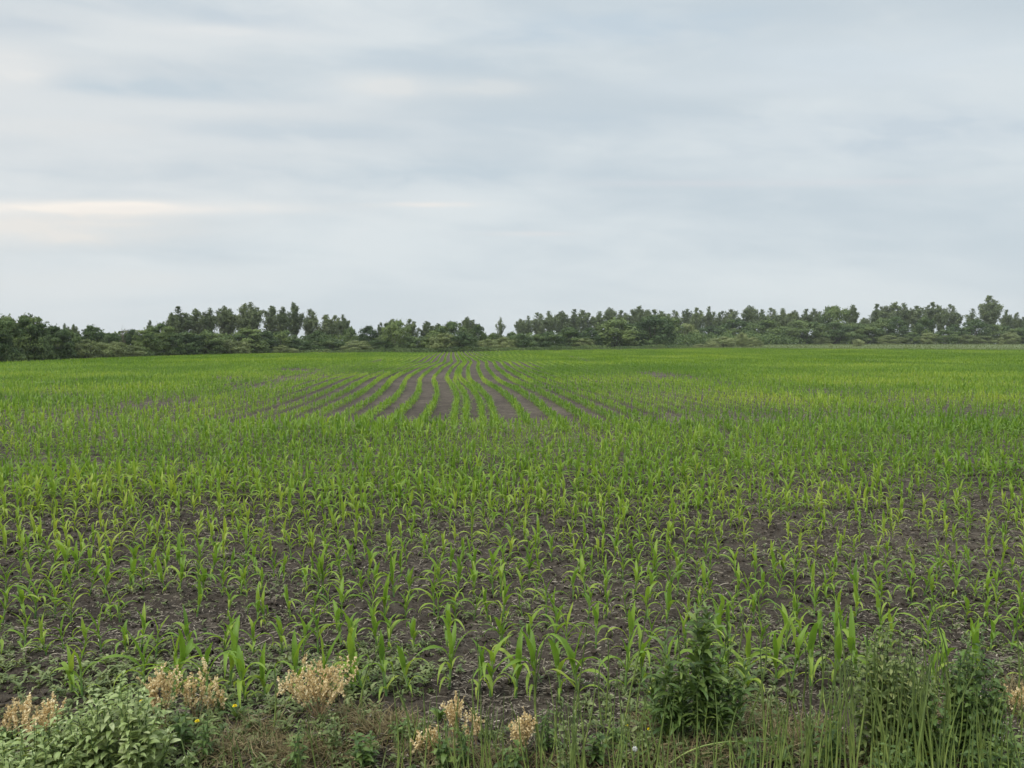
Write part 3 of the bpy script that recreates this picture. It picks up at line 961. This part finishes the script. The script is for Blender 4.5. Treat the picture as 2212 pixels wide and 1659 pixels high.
# individual plants in the rows nearest the camera
order = np.argsort(plants[:, 1] + (plants[:, 2] < 0) * 1000, kind='stable')
inview = (np.abs(pu - CU) < 1106 + 60)
near_ids = [i for i in order if inview[i]][:300]
near_set = np.zeros(len(plants), bool)
near_set[near_ids] = True
first_rows = (plants[:, 2] >= 0) & (plants[:, 1] <= plants[near_ids[-1], 1]) & ~near_set
cproto = []
for s in range(24):
    gg = np.random.default_rng(700 + s)
    hs, lv = corn_leaves(gg.integers(6, 9), gg)
    lean = gg.normal(0, .02, 2)
    path = np.array([[lean[0] * t, lean[1] * t, hs * 1.15 * t - .01] for t in np.linspace(0, 1, 5)])
    st = MB().add(*tubes(path, np.linspace(.0085, .005, 5), 7, np.linspace(0, 1, 5))).data("corn_stalk", M_STALK)
    lf = []
    for (h, a, ln, wd, e0, bd) in lv:
        b = MB().add(*ribbons([(lean[0] * h / hs, lean[1] * h / hs, h)], a, ln, wd, e0, bd, 10, 2, .45, 'corn', gg.normal(0, .25), gg.normal(0, .5), gg.uniform(.2, .8) + .25 * (h < hs * .3), gg.uniform(1.1, 2.1), wave=.22))
        lf.append(b.data("corn_leaf", M_CORN))
    cproto.append((st, lf))
ROWN = ["front row nearest the verge", "second row from the verge", "third row from the verge"] + [q + " row" for q in ("fourth", "fifth", "sixth", "seventh", "eighth", "ninth", "tenth", "eleventh")]
for i in near_ids:
    x, y, r_ = plants[i]
    u = pu[i]
    big = psize[i] * (1.08 if r_ < 1 else 1)
    place = ("at the left edge" if u < 130 else "above the pale leafy bush" if u < 330 else "around the left tan seed heads" if u < 520 else "behind the large tan clump" if u < 800 else "behind the central horsetails" if u < 1080
             else "between central and dark weed" if u < 1380 else "behind the tall dark weed" if u < 1640 else "left of the vine thicket" if u < 1820 else "behind the vine thicket" if u < 2060 else "behind the right leafy bush")
    sizew = "tall" if psize[i] > .95 else "short" if psize[i] < .78 else "mid-height"
    col = "yellow-green" if pvar[i] > .55 else "deep green" if pvar[i] < .38 else "green"
    t = thing("corn_plant", f"{sizew} {col} corn seedling, {ROWN[int(r_)]}, {place}", "corn plant", (x, y, float(gz(x, y)) - .006), "young corn plants of the nearest rows",
              rz=g.uniform(0, 6.283), scale=(big * 1.04 * g.uniform(.9, 1.1), big * 1.04 * g.uniform(.9, 1.1), big * 1.04))
    t.rotation_euler = (g.normal(0, .07), g.normal(0, .07), t.rotation_euler[2])
    st, lf = cproto[g.integers(len(cproto))]
    link("stalk", st, t)
    for m_ in lf:
        link("leaf", m_, t)

# everything farther back: one mass
b = MB()
rest = ~near_set & ~(first_rows & (np.abs(plants[:, 0]) > plants[:, 1] * .72 + 5))


def corn_mass(sel, nl, n, across, wf):
    ids = np.where(sel)[0]
    k = len(ids)
    if not k:
        return
    x, y = plants[ids, 0], plants[ids, 1]
    z = gz(x, y) if n > 3 else zg(x, y)
    s = psize[ids]
    th = g.uniform(0, 6.283, k)
    hs = g.uniform(.13, .20, k) * s
    along = plants[ids, 2] < 0
    th = np.where(along, np.pi / 2 + .08 + g.normal(0, .75, k), th)
    for i in range(nl):
        f = i / (nl - 1)
        a = th + (i % 2) * math.pi + g.normal(0, .32, k)
        U = lambda lo, hi: g.uniform(lo, hi, k)
        if f < .2 and nl > 4:
            p = (hs * .25, U(.13, .22), U(.015, .022), R(1) * U(48, 68), R(1) * U(110, 190))
        elif f < .8:
            p = (hs * (.35 + .55 * f), U(.22, .34), U(.022, .036), R(1) * U(56, 76), R(1) * U(110, 190))
        else:
            p = (hs * (.8 + .2 * f), U(.17, .27), U(.026, .042), R(1) * U(74, 89), R(1) * U(5, 70))
        h, ln, wd, e0, bd = p
        P = np.stack([x, y, z + h], -1)
        b.add(*ribbons(P, a, ln * s, wd * s * wf, e0, bd, n, across, .45, 'corn', g.normal(0, .25, k), g.normal(0, .5, k), np.clip(pvar[ids] + g.normal(0, .1, k), 0, 1), 1.4))
    if n > 3:
        pth = np.stack([np.stack([x, y, z - .01], -1), np.stack([x, y, z + hs], -1)], 1)
        b.add(*tubes(pth, np.array([.008, .005])[None] * s[:, None], 4, .55))


D = plants[:, 1]
corn_mass(rest & (D < 14), 7, 7, 2, 1.0)
corn_mass(rest & (D >= 14) & (D < 30), 6, 5, 1, 1.0)
corn_mass(rest & (D >= 30) & (D < 65), 6, 3, 1, 1.35)
corn_mass(rest & (D >= 65), 4, 2, 1, 1.9)
tag(link("corn_crop", b.data("corn_crop", M_CORN)), "young green corn crop filling the field behind the nearest rows", "corn crop", kind="stuff")

# ------------------------------------------------------------------ litter and ground cover on the soil
g = np.random.default_rng(8)


def scatter(k, y0, y1, pw=1.0, xm=.72, xa=1.9):
    y = y0 + (y1 - y0) * g.random(k) ** pw
    x = g.uniform(-1, 1, k) * (y * xm + xa)
    return x, y


x, y = scatter(190000, 3.0, 15, 1.3)
keep = fbm(x * 1.4, y * 1.4, 131, 3) + g.normal(0, .08, len(x)) > .43
x, y = x[keep], y[keep]
k = len(x)
b = MB().add(*ribbons(np.stack([x, y, gz(x, y) + g.uniform(.004, .02, k)], -1), g.normal(0, .9, k) + (g.random(k) < .5) * math.pi, g.uniform(.010, .048, k) * np.where(g.random(k) < .05, 2.5, 1), g.uniform(.003, .007, k), g.uniform(-.05, .3, k), g.uniform(-.2, .7, k), 3, 1,
                      prof='straw', roll=g.uniform(-.6, .6, k), azb=g.normal(0, .5, k), var=np.clip(g.normal(.36, .25, k), 0, 1)))
tag(link("straw_litter", b.data("straw_litter", M_STRAW)), "pale bits of last year's straw strewn over the dark soil", "straw", kind="stuff")

# loose clods
x, y = scatter(38000, 2.9, 12, 1.2)
k = len(x)
s_ = .005 + .021 * g.random(k) ** 3
a_ = g.uniform(0, 6.28, k)
ax_ = np.stack([np.cos(a_), np.sin(a_), g.normal(0, .25, k)], -1) * s_[:, None]
c_ = np.stack([x, y, gz(x, y) + s_ * .3], -1)
b = MB().add(*tubes(np.stack([c_ - ax_, c_ + ax_ * .1, c_ + ax_ * g.uniform(.7, 1.2, (k, 1))], 1), np.stack([s_ * .35, s_ * g.uniform(.6, 1.0, k), s_ * .25], -1), 5, .5))
tag(link("soil_clods", b.data("soil_clods", M_SOIL, False)), "small dark clods of loose soil between the corn rows", "soil", kind="stuff")

# weed seedlings, thickest between the verge and the second corn row
x1, y1 = scatter(12500, 3.1, 4.9, .85)
x2, y2 = scatter(12500, 4.2, 10.5, 1.3)
x, y = np.concatenate([x1, x2]), np.concatenate([y1, y2])
keep = fbm(x * 1.1 + 4, y * 1.3, 151, 3) + g.normal(0, .1, len(x)) > .44
x, y = x[keep], y[keep]
k = len(x)
b = MB()
sz = g.uniform(.55, 1.25, k) * np.where(y > 4.6, .7, 1)
vv = np.clip(g.normal(.5, .2, k), 0, 1)
for j in range(7):
    a = j * 2.4 + g.uniform(0, 6.28, k)
    P = np.stack([x, y, gz(x, y) + .004 + .005 * j * sz], -1)
    b.add(*ribbons(P, a, g.uniform(.022, .05, k) * sz, g.uniform(.009, .018, k) * sz, g.uniform(.2, .9, k), g.uniform(.3, 1.2, k), 3, 2, .3, 'ovate', g.normal(0, .3, k), g.normal(0, .3, k), np.clip(vv + g.normal(0, .12, k), 0, 1)))
tag(link("weed_seedlings", b.data("weed_seedlings", M_SEED)), "small pale green weed seedlings covering the bare soil", "weeds", kind="stuff")


def mat_patch(b, u, v, ru, rv, k, h=.1):
    """curly dry strands on the verge"""
    uu, vv = u + ru * g.normal(0, .5, k), v + rv * g.normal(0, .5, k)
    pts = np.array([gpt(a, min(c_, 1900)) for a, c_ in zip(uu, vv)])
    P = np.stack([pts[:, 0], pts[:, 1], gz(pts[:, 0], pts[:, 1]) + g.uniform(-.01, h * .35, k)], -1)
    b.add(*ribbons(P, g.uniform(0, 6.28, k), g.uniform(.05, .15, k), g.uniform(.0025, .0045, k), g.uniform(-.1, .8, k), g.uniform(-.6, 1.8, k), 5, 1, prof='grass', roll=g.uniform(-.8, .8, k), azb=g.normal(0, 1.4, k), var=np.clip(g.normal(.5, .22, k), 0, 1)))


b = MB()
for q in [(840, 1590, 80, 36, 1300), (740, 1560, 60, 20, 500), (650, 1640, 140, 26, 1300), (560, 1600, 70, 40, 600), (1000, 1645, 150, 20, 700), (1640, 1570, 60, 40, 800), (1740, 1600, 70, 40, 900), (1400, 1570, 40, 26, 350), (1480, 1640, 160, 26, 900),
          (60, 1560, 70, 30, 400), (1880, 1640, 170, 30, 700), (2190, 1520, 40, 30, 600), (1250, 1645, 150, 20, 450), (480, 1640, 60, 30, 400), (2020, 1560, 60, 40, 300)]:
    mat_patch(b, *q)
tag(link("dry_grass_mat", b.data("dry_grass_mat", M_MAT)), "tangled brown dead grass matting the verge at the bottom", "dead grass", kind="stuff")

x, y = scatter(7200, 2.4, 3.8, .9)
k = len(x)
b = MB().add(*ribbons(np.stack([x, y, gz(x, y)], -1), g.uniform(0, 6.28, k), g.uniform(.05, .18, k), g.uniform(.003, .006, k), g.uniform(.9, 1.5, k), g.uniform(.1, 1.3, k), 4, 1, prof='grass', azb=g.normal(0, .5, k), var=np.clip(g.normal(.45, .2, k), 0, 1)))
tag(link("verge_grass", b.data("verge_grass", M_GRASS)), "thin green grass blades on the verge in front of the corn", "grass", kind="stuff")

# ------------------------------------------------------------------ verge plants
def base(u, v):
    x_, y_ = gpt(u, v)
    return np.array([x_, y_, float(gz(x_, y_)) - .005])


def dried_weed(u, vb, vt, hw, n, label, seed, spread=1.0):
    """tan dead peppergrass: branching stems topped by racemes of flat pods"""
    g = np.random.default_rng(seed)
    p = base(u, vb)
    H = at(u, vt, p[1])[2] - p[2]
    W = hw * p[1] / FPX
    t = thing("dried_weed", label, "dried weed", tuple(p), "tan dried weeds on the verge")
    sb = MB()
    for i in range(n):
        f = (i + .5) / n * 2 - 1
        top = np.array([f * W * spread + g.normal(0, W * .12), g.normal(0, W * .35), H * (1 - .28 * abs(f) ** 1.5) * g.uniform(.72, 1.03)])
        pth = limb_path(np.array([g.normal(0, .01), g.normal(0, .01), 0]), top, g, 8, .06, .012)
        sb.add(*tubes(pth, np.linspace(.0028, .0012, 8), 4, g.uniform(.2, 1)))
        hb = MB()
        for tw in range(5):
            s0 = g.uniform(.35, .95) if tw else 1.0
            c0 = pth[0] + (pth[-1] - pth[0]) * s0 + np.array([0, 0, .06 * np.linalg.norm(top) * s0 * (1 - s0) * 4])
            dr = unit(np.array([g.normal(0, .38), g.normal(0, .38), 1.0]))
            ln = g.uniform(.05, .10) * (1.15 if tw == 0 else 1)
            tt = np.linspace(0, 1, 6)[:, None]
            q = c0 - dr * ln * .5 * (tw == 0) + dr * ln * tt
            hb.add(*tubes(q, .0011, 3, .3))
            k = 23
            w_ = g.random(k)
            P = q[0] + dr * ln * w_[:, None] + unit(g.normal(size=(k, 3))) * (g.uniform(.003, .013, k) * (1.15 - .5 * w_))[:, None]
            hb.add(*diamonds(P, unit(g.normal(size=(k, 3))), g.uniform(.009, .015, k), g, np.clip(g.normal(.5, .22, k), 0, 1), .85))
        link("seed_head", hb.data("seed_head", M_TAN, False), t)
    k = n * 8
    P = np.stack([g.normal(0, W * .5, k), g.normal(0, W * .3, k), g.uniform(.2, .75, k) * H], -1)
    link("stem", sb.data("dried_stem", M_TANSTEM), t)
    return t


DW = [(345, 1585, 1438, 36, 9, "upright tan dried weed with tall seed spikes behind pale bush", .8), (425, 1560, 1440, 42, 7, "loose tan dried weed beside the dandelions", 1.0), (470, 1545, 1492, 20, 3, "tiny tan dried weed at the dandelion flowers", 1.0),
      (55, 1600, 1530, 66, 9, "low brownish dried weed at the left edge", 1.0), (105, 1590, 1525, 30, 4, "small pale dried spike left of the bush", 1.0), (690, 1570, 1432, 84, 22, "largest bushy tan clump of dried seed heads", 1.0), (980, 1615, 1515, 20, 6, "narrow upright tan spike at the bottom centre", .7),
      (925, 1640, 1590, 34, 5, "low sparse tan sprigs left of the centre spike", 1.0), (1020, 1620, 1540, 20, 3, "thin tan sprigs right of the centre spike", 1.0), (1130, 1645, 1535, 27, 9, "tan seed clump among horsetails right of the centre", .9), (2195, 1560, 1480, 30, 4, "dry tan tuft at the right edge", 1.0)]
for i, (u, vb, vt, hw, n, lab, sp) in enumerate(DW):
    dried_weed(u, vb, vt, hw, n, lab, 800 + i, sp)


def leafy_bush(u, vb, vt, hw, nst, lleaf, wleaf, name, label, cat, mat, seed, per=16, droop=1.0, prof='ovate', lean=.35, lift=0.0, dw=.6, start=.2, group=None, topper=None):
    """upright stems carrying paired leaves"""
    g = np.random.default_rng(seed)
    p = base(u, vb)
    H = at(u, vt, p[1])[2] - p[2]
    H *= 1.12
    W = hw * p[1] / FPX
    t = thing(name, label, cat, tuple(p), group)
    sb, lb = MB(), MB()
    for i in range(nst):
        r_ = math.sqrt((i + .5) / nst)
        an = i * 2.4 + g.normal(0, .3)
        ox, oy = r_ * math.cos(an), r_ * math.sin(an) * dw
        h = H * (1 - .45 * r_ ** 2) * g.uniform(.8, 1.03)
        top = np.array([ox * W + g.normal(0, .01), oy * W, h])
        bt = np.array([ox * W * (1 - lean), oy * W * (1 - lean), 0])
        pth = limb_path(bt, top, g, 7, 0, .018)
        sb.add(*tubes(pth, np.linspace(.0035, .0016, 7), 5, g.random()))
        s_ = np.linspace(start, 1, per) + g.normal(0, .01, per)
        s_ = np.clip(s_, 0, 1)
        P = np.stack([np.interp(s_, np.linspace(0, 1, 7), pth[:, j]) for j in range(3)], -1)
        for side in (0, 1):
            a = np.arange(per) * 1.57 + side * math.pi + g.normal(0, .35, per) + an
            sc_ = np.interp(s_, [0, .5, .85, 1], [.8, 1.1, .9, .5]) * g.uniform(.75, 1.2, per)
            lb.add(*ribbons(P, a, lleaf * sc_, wleaf * sc_, g.uniform(.2, .9, per) + lift, droop * g.uniform(.6, 1.8, per), 6, 2, .4, prof, g.normal(0, .35, per), g.normal(0, .4, per), np.clip(g.normal(.45, .2, per) + .15 * (s_ - .5), 0, 1), 1.1, wave=.2 if prof == 'lobed' else .08))
    link("stems", sb.data("bush_stems", M_STEM), t)
    link("foliage", lb.data("bush_foliage", mat), t)
    return t


# pale bush bottom left
leafy_bush(262, 1680, 1482, 116, 46, .054, .023, "leafy_bush", "pale green bush with drooping oval leaves at the bottom left", "bush", M_BUSH, 901, 14)
leafy_bush(60, 1720, 1580, 140, 40, .050, .022, "leafy_bush", "lower pale green bush in the bottom left corner", "bush", M_BUSH, 902, 12)
leafy_bush(165, 1690, 1530, 90, 26, .048, .021, "leafy_bush", "small pale bush joining the two larger ones", "bush", M_BUSH, 903, 12)
leafy_bush(405, 1665, 1625, 22, 5, .045, .022, "leafy_weed", "little bright leafy weed right of the pale bush", "weed", M_BUSH, 904, 5)
# tall dark weed and its side shoots
leafy_bush(1512, 1600, 1278, 24, 3, .105, .027, "tall_weed", "tallest dark green weed with wavy lobed leaves", "weed", M_DOCK, 911, 26, .9, 'lobed', .5, lift=.35)
for j, (u_, t_, h_, n_, lab) in enumerate([(1428, 1392, 20, 3, "pale-topped dark weed stalk leaning left of the tall one"), (1462, 1440, 22, 4, "second dark weed stalk left of the tall one"), (1490, 1405, 18, 3, "dark weed stalk close against the tall one's left"),
                                           (1548, 1420, 20, 4, "dark weed stalk close against the tall one's right"), (1588, 1440, 18, 3, "light green lobed weed right of the tall one"), (1565, 1500, 24, 4, "short dark weed at the right foot of the tall one"),
                                           (1440, 1505, 26, 5, "short dark weed at the left foot of the tall one"), (1500, 1520, 30, 5, "low dark weed before the tall one's stem")]):
    leafy_bush(u_, 1598 + 6 * (j % 3), t_ - 32, h_ * 1.35, max(2, n_ - 1), .105, .023, "tall_weed", lab, "weed", M_DOCK, 960 + j, 11, .9, 'lobed', .35, start=.2, lift=.4)
# vine thicket and dark bush, right
leafy_bush(1925, 1640, 1366, 98, 30, .048, .019, "vine_thicket", "yellowish vine thicket climbing among the horsetails", "weed", M_VETCH, 921, 24, 1.2, 'ovate', .2, start=.1)
leafy_bush(1990, 1660, 1480, 70, 12, .05, .03, "leafy_bush", "broad-leaved green bush at the vine thicket's foot", "bush", M_DOCK, 922, 9, 1.1)
leafy_bush(2100, 1640, 1378, 74, 22, .046, .024, "leafy_bush", "dark dense leafy bush near the right edge", "bush", M_DOCK, 923, 18, 1.2, start=.08)
leafy_bush(2075, 1620, 1400, 46, 9, .035, .016, "vine_thicket", "light viny shoots over the dark leafy bush", "weed", M_VETCH, 924, 18, 1.2)
leafy_bush(2170, 1720, 1570, 90, 22, .06, .018, "leafy_weed", "lush low green weeds in the bottom right corner", "weed", M_DOCK, 925, 9, .9, 'lance')
leafy_bush(1940, 1730, 1610, 90, 16, .05, .018, "leafy_weed", "low green weeds at the horsetails' feet", "weed", M_DOCK, 926, 8, .9, 'lance')


def rosette(u, v, r, n, label, seed, mat=M_SEED, e=(0.5, 1.3), wd=.16, prof='lance', name="rosette_weed"):
    g = np.random.default_rng(seed)
    p = base(u, v)
    Ln = r * p[1] / FPX
    t = thing(name, label, "weed", tuple(p))
    for i in range(n):
        bb = MB().add(*ribbons([(0, 0, .01 + .012 * i / n)], i * 2.4 + g.normal(0, .2), Ln * g.uniform(.8, 1.15), Ln * wd * g.uniform(.8, 1.2), g.uniform(*e), g.uniform(.3, 1.1), 7, 2, .35, prof, g.normal(0, .2), g.normal(0, .3), np.clip(g.normal(.5, .15), 0, 1)))
        link("leaf", bb.data("rosette_leaf", mat), t)


rosette(1272, 1655, 34, 16, "bright spiky rosette weed at the bottom centre-right", 931, M_DOCK)
rosette(1688, 1650, 40, 18, "spiky green rosette at the foot of the horsetails", 932, M_DOCK)
rosette(1803, 1600, 34, 16, "small spiky green shoot left of the vine thicket", 933, M_DOCK, (.8, 1.4))
rosette(620, 1600, 22, 9, "small green rosette below the largest tan clump", 934)
rosette(1320, 1602, 20, 5, "grey-green round-leaved weed among horsetails", 935, M_SEED, (.3, .9), .75, 'ovate')
rosette(1470, 1590, 30, 7, "grey-green lobed rosette under the dark weed", 936, M_SEED, (.2, .8), .4, 'lobed')
rosette(425, 1625, 26, 6, "jagged grey leaf rosette right of the pale bush", 937, M_SEED, (.1, .6), .35, 'lobed')
rosette(1710, 1512, 30, 10, "bright green lobed weed before the second corn row", 938, M_SEED, (.4, 1.1), .4, 'lobed')
rosette(950, 1560, 34, 10, "dark green broad-leaved weed left of the tan spike", 939, M_DOCK, (.7, 1.3), .3, 'lance')
rosette(110, 1560, 34, 8, "grey-green weed left of the pale bush", 940, M_SEED, (.3, .9), .4, 'lance')


def dandelion(u, vb, vt, label, seed, puff=False, leaves=True, hr=.0125):
    g = np.random.default_rng(seed)
    p = base(u, vb)
    H = at(u, vt, p[1])[2] - p[2]
    t = thing("dandelion", label, "flower", tuple(p), "dandelions on the verge")
    top = np.array([g.normal(0, .01), g.normal(0, .01), H])
    link("stem", MB().add(*tubes(limb_path(np.zeros(3), top, g, 6, 0, .02), .0018, 5, .7)).data("dandelion_stem", M_STEM), t)
    hb = MB()
    if puff:
        k = 160
        d = unit(g.normal(size=(k, 3)))
        hb.add(*tubes(np.stack([np.repeat(top[None], k, 0), top + d * .012], 1), .0004, 3, .5))
        hb.add(*diamonds(top + d * .012, d, .004, g, .6, .8))
        link("seed_head", hb.data("dandelion_puff", M_PUFF, False), t)
    else:
        for ring, (k, ln, e) in enumerate([(20, hr, .15), (18, hr * .85, .5), (14, hr * .6, .95), (8, hr * .4, 1.3)]):
            hb.add(*ribbons(np.repeat(top[None], k, 0) + np.array([0, 0, .002 * ring]), np.arange(k) * 6.283 / k + ring, ln, .0038, e, -.1, 2, 1, prof='straw', var=g.random(k)))
        link("flower_head", hb.data("dandelion_head", M_YEL), t)
    if leaves:
        k = 10
        lb = MB().add(*ribbons(np.zeros((k, 3)) + np.array([0, 0, .01]), np.arange(k) * 2.4, g.uniform(.08, .14, k), g.uniform(.012, .022, k), g.uniform(.7, 1.3, k), g.uniform(.3, 1.1, k), 7, 2, .4, 'lobed', 0, g.normal(0, .3, k), g.uniform(.2, .6, k)))
        link("leaves", lb.data("dandelion_leaves", M_DOCK), t)


dandelion(480, 1540, 1506, "yellow dandelion nearest the tan weeds on the left", 951)
dandelion(511, 1565, 1528, "yellow dandelion, rightmost of the left flowers", 952)
dandelion(424, 1610, 1560, "yellow dandelion above the dark leaf tuft", 953)
dandelion(214, 1600, 1541, "yellow dandelion poking out of the pale bush", 954, leaves=False, hr=.009)
dandelion(313, 1570, 1514, "yellow dandelion behind the pale bush", 955, leaves=False)
dandelion(1403, 1600, 1573, "small yellow dandelion left of the dark weed", 956, leaves=False, hr=.009)
dandelion(1354, 1590, 1566, "small yellow flower among the horsetails", 957, leaves=False, hr=.008)
dandelion(1360, 1650, 1618, "white dandelion seed head low among horsetails", 958, puff=True)
dandelion(1992, 1660, 1626, "tiny yellow flower under the vine thicket", 959, leaves=False, hr=.008)


def horsetail(u, vb, ut, vt, label, seed, r=.0032, dark=.0, arch=0.0):
    g = np.random.default_rng(seed)
    p = base(u, vb)
    tp = np.array(at(ut, vt, p[1] + g.normal(0, .03)))
    H = np.linalg.norm(tp - p)
    n = 25
    s = np.linspace(0, 1, n)
    pth = p + (tp - p) * s[:, None]
    bow = np.array([g.normal(0, .045), g.normal(0, .045), 0]) * H
    pth += bow * (np.sin(s * math.pi))[:, None]
    pth += np.array([g.normal(0, .008), 0, 0]) * H * np.sin(s * math.pi * 2)[:, None]
    if arch:
        pth[:, 2] += arch * np.sin(s * math.pi)
    pth -= p
    node = (np.arange(n) % 4 == 0)
    rad = np.interp(s, [0, .5, .9, 1], [1, .95, .6, .3]) * r * np.where(node, 1.28, 1)
    var = np.interp(s, [0, .35, .75, 1], [.85, .65, .35, .15]) - dark - .25 * node + g.normal(0, .05)
    o = link("horsetail", MB().add(*tubes(pth, rad, 6, np.clip(var, 0, 1))).data("horsetail", M_RUSH))
    o.location = p
    tag(o, label, "horsetail", "horsetail stems on the verge")


g = np.random.default_rng(77)
# tall ones read off the photograph: base u, base v, top u, top v
HS = [(590, 1590, 592, 1440), (775, 1540, 822, 1392), (782, 1530, 797, 1435), (893, 1590, 852, 1460), (888, 1650, 862, 1475), (1030, 1540, 1029, 1370), (1036, 1600, 1024, 1440), (905, 1640, 913, 1482),
      (1170, 1640, 1162, 1395), (1182, 1645, 1176, 1380), (1210, 1660, 1205, 1480), (1240, 1600, 1268, 1350), (1308, 1560, 1312, 1362), (1346, 1580, 1400, 1285), (1382, 1570, 1437, 1370), (1462, 1600, 1462, 1330), (1560, 1580, 1570, 1310),
      (1563, 1490, 1602, 1330), (1584, 1480, 1606, 1300), (1612, 1580, 1652, 1340), (1374, 1570, 1386, 1420), (1300, 1580, 1296, 1440), (1790, 1560, 1795, 1370), (1792, 1620, 1812, 1330), (1762, 1600, 1766, 1360), (1735, 1540, 1740, 1400),
      (1990, 1640, 1988, 1330), (2020, 1600, 2016, 1290), (2035, 1590, 2010, 1310), (2185, 1560, 2196, 1330), (2200, 1580, 2206, 1400), (1650, 1610, 1642, 1400), (2030, 1690, 2022, 1400), (1876, 1590, 1872, 1350)]
for i, (u, vb, ut, vt) in enumerate(HS):
    where = ("beside the largest tan clump" if u < 830 else "left of the narrow tan spike" if u < 960 else "right of the narrow tan spike" if u < 1100 else "in the group right of the tan seed clump" if u < 1260
             else "between that group and the dark weed" if u < 1440 else "crossing the tall dark weed" if u < 1600 else "left of the vine thicket" if u < 1850 else "in the vine thicket" if u < 2060 else "at the right edge")
    horsetail(u, vb, ut, vt, f"tall dark-tipped horsetail stem {where}", 2000 + i, r=.0042, dark=.06)
# the crowd of shorter stems
dens = [(1830, 2060, 84, 1370, 1600), (1600, 1830, 46, 1420, 1600), (1380, 1600, 26, 1470, 1620), (1150, 1380, 40, 1430, 1620), (830, 1150, 44, 1470, 1640), (440, 830, 20, 1530, 1640), (2060, 2212, 40, 1470, 1610)]
for u0, u1, k, v0, v1 in dens:
    where = ("on the verge left of centre" if u1 < 900 else "around the centre tan spikes" if u1 < 1200 else "among the group right of centre" if u1 < 1400 else "in front of the dark weed" if u1 < 1650
             else "in the thin stand left of the vines" if u1 < 1900 else "in the crowded stand before the vines" if u1 < 2100 else "in front of the right leafy bush")
    for j in range(k):
        u = g.uniform(u0, u1)
        vt = g.uniform(v0, v1)
        vb = g.uniform(1600, 1790)
        horsetail(u, vb, u + g.normal(0, 24), vt, f"light green horsetail stem {where}", 3000 + int(u * 7) + j, r=g.uniform(.0024, .0040), dark=-.05)
horsetail(1410, 1655, 1690, 1605, "long horsetail stem bent sideways in front of the dark weed", 3999, r=.0035, dark=-.1, arch=.05)
horsetail(1560, 1600, 1632, 1562, "short horsetail stem lying over before the dark weed", 3998, r=.003, dark=-.1, arch=.02)


def twig(u, v, u2, v2, r, label, seed):
    g = np.random.default_rng(seed)
    p, q = base(u, v), base(u2, v2)
    pth = limb_path(p + np.array([0, 0, r * 1.2]), q + np.array([0, 0, r * 2]), g, 8, 0, .02) - p
    o = link("dead_twig", MB().add(*tubes(pth, np.linspace(r, r * .5, 8), 6, g.uniform(.4, .8))).data("dead_twig", M_STRAW))
    o.location = p
    tag(o, label, "twig", "dead twigs on the verge")


# ragged mixed weeds filling the verge
for j in range(26):
    gg = np.random.default_rng(1200 + j)
    u_ = [20, 100, 395, 450, 540, 585, 640, 720, 790, 860, 900, 955, 1000, 1060, 1105, 1180, 1230, 1290, 1330, 1390, 1620, 1680, 1745, 1790, 2040, 2120][j]
    kind_ = j % 3
    where_ = ("in the left corner" if u_ < 150 else "right of the pale bush" if u_ < 500 else "below the largest tan clump" if u_ < 760 else "left of the centre tan spikes" if u_ < 950 else "among the centre tan spikes" if u_ < 1150
              else "between centre horsetails and dark weed" if u_ < 1420 else "right of the dark weed" if u_ < 1700 else "left of the vines" if u_ < 1850 else "at the right bush's foot")
    look_ = ["narrow-leaved green", "pale small-leaved", "dark broad-leaved"][kind_]
    vt_ = gg.uniform(1530, 1610)
    leafy_bush(u_, gg.uniform(1590, 1680), vt_, gg.uniform(14, 30), int(gg.integers(3, 7)), [.05, .03, .05][kind_], [.012, .016, .024][kind_], "verge_weed", f"{look_} low weed on the verge {where_}", "weed", [M_DOCK, M_SEED, M_DOCK][kind_],
               1300 + j, int(gg.integers(6, 11)), 1.0, ['lance', 'ovate', 'ovate'][kind_], .4, group="low weeds on the verge")
twig(1345, 1665, 1335, 1630, .008, "thick pale dead twig at the bottom centre-right", 1)
twig(650, 1564, 725, 1556, .004, "long pale straw stem below the largest tan clump", 2)
twig(768, 1576, 835, 1572, .005, "light dead stalk right of the brown grass mat", 3)
twig(440, 1665, 475, 1625, .007, "dark grey dead stick right of the pale bush", 4)
twig(1755, 1484, 1795, 1490, .005, "pale dry stalk lying before the second corn row", 5)
twig(916, 1572, 940, 1568, .004, "short pale straw piece near the narrow tan spike", 6)

# ------------------------------------------------------------------ air
hm = bpy.data.materials.new("haze")
hm.use_nodes = True
ht = hm.node_tree
ht.nodes.clear()
ho = ht.nodes.new("ShaderNodeOutputMaterial")
pv_ = ht.nodes.new("ShaderNodeVolumePrincipled")
pv_.inputs["Color"].default_value = (.93, .96, .98, 1)
pv_.inputs["Density"].default_value = .00022
pv_.inputs["Anisotropy"].default_value = .2
ht.links.new(pv_.outputs[0], ho.inputs["Volume"])
hv = np.array([(x, y, z) for x in (-2000, 2000) for y in (-90, 3300) for z in (-1.3, 22)], float)
hf = [(0, 1, 3, 2), (4, 6, 7, 5), (0, 4, 5, 1), (2, 3, 7, 6), (0, 2, 6, 4), (1, 5, 7, 3)]
tag(link("haze", MB().add(hv, hf, .5).data("haze", hm, False)), kind="stuff")
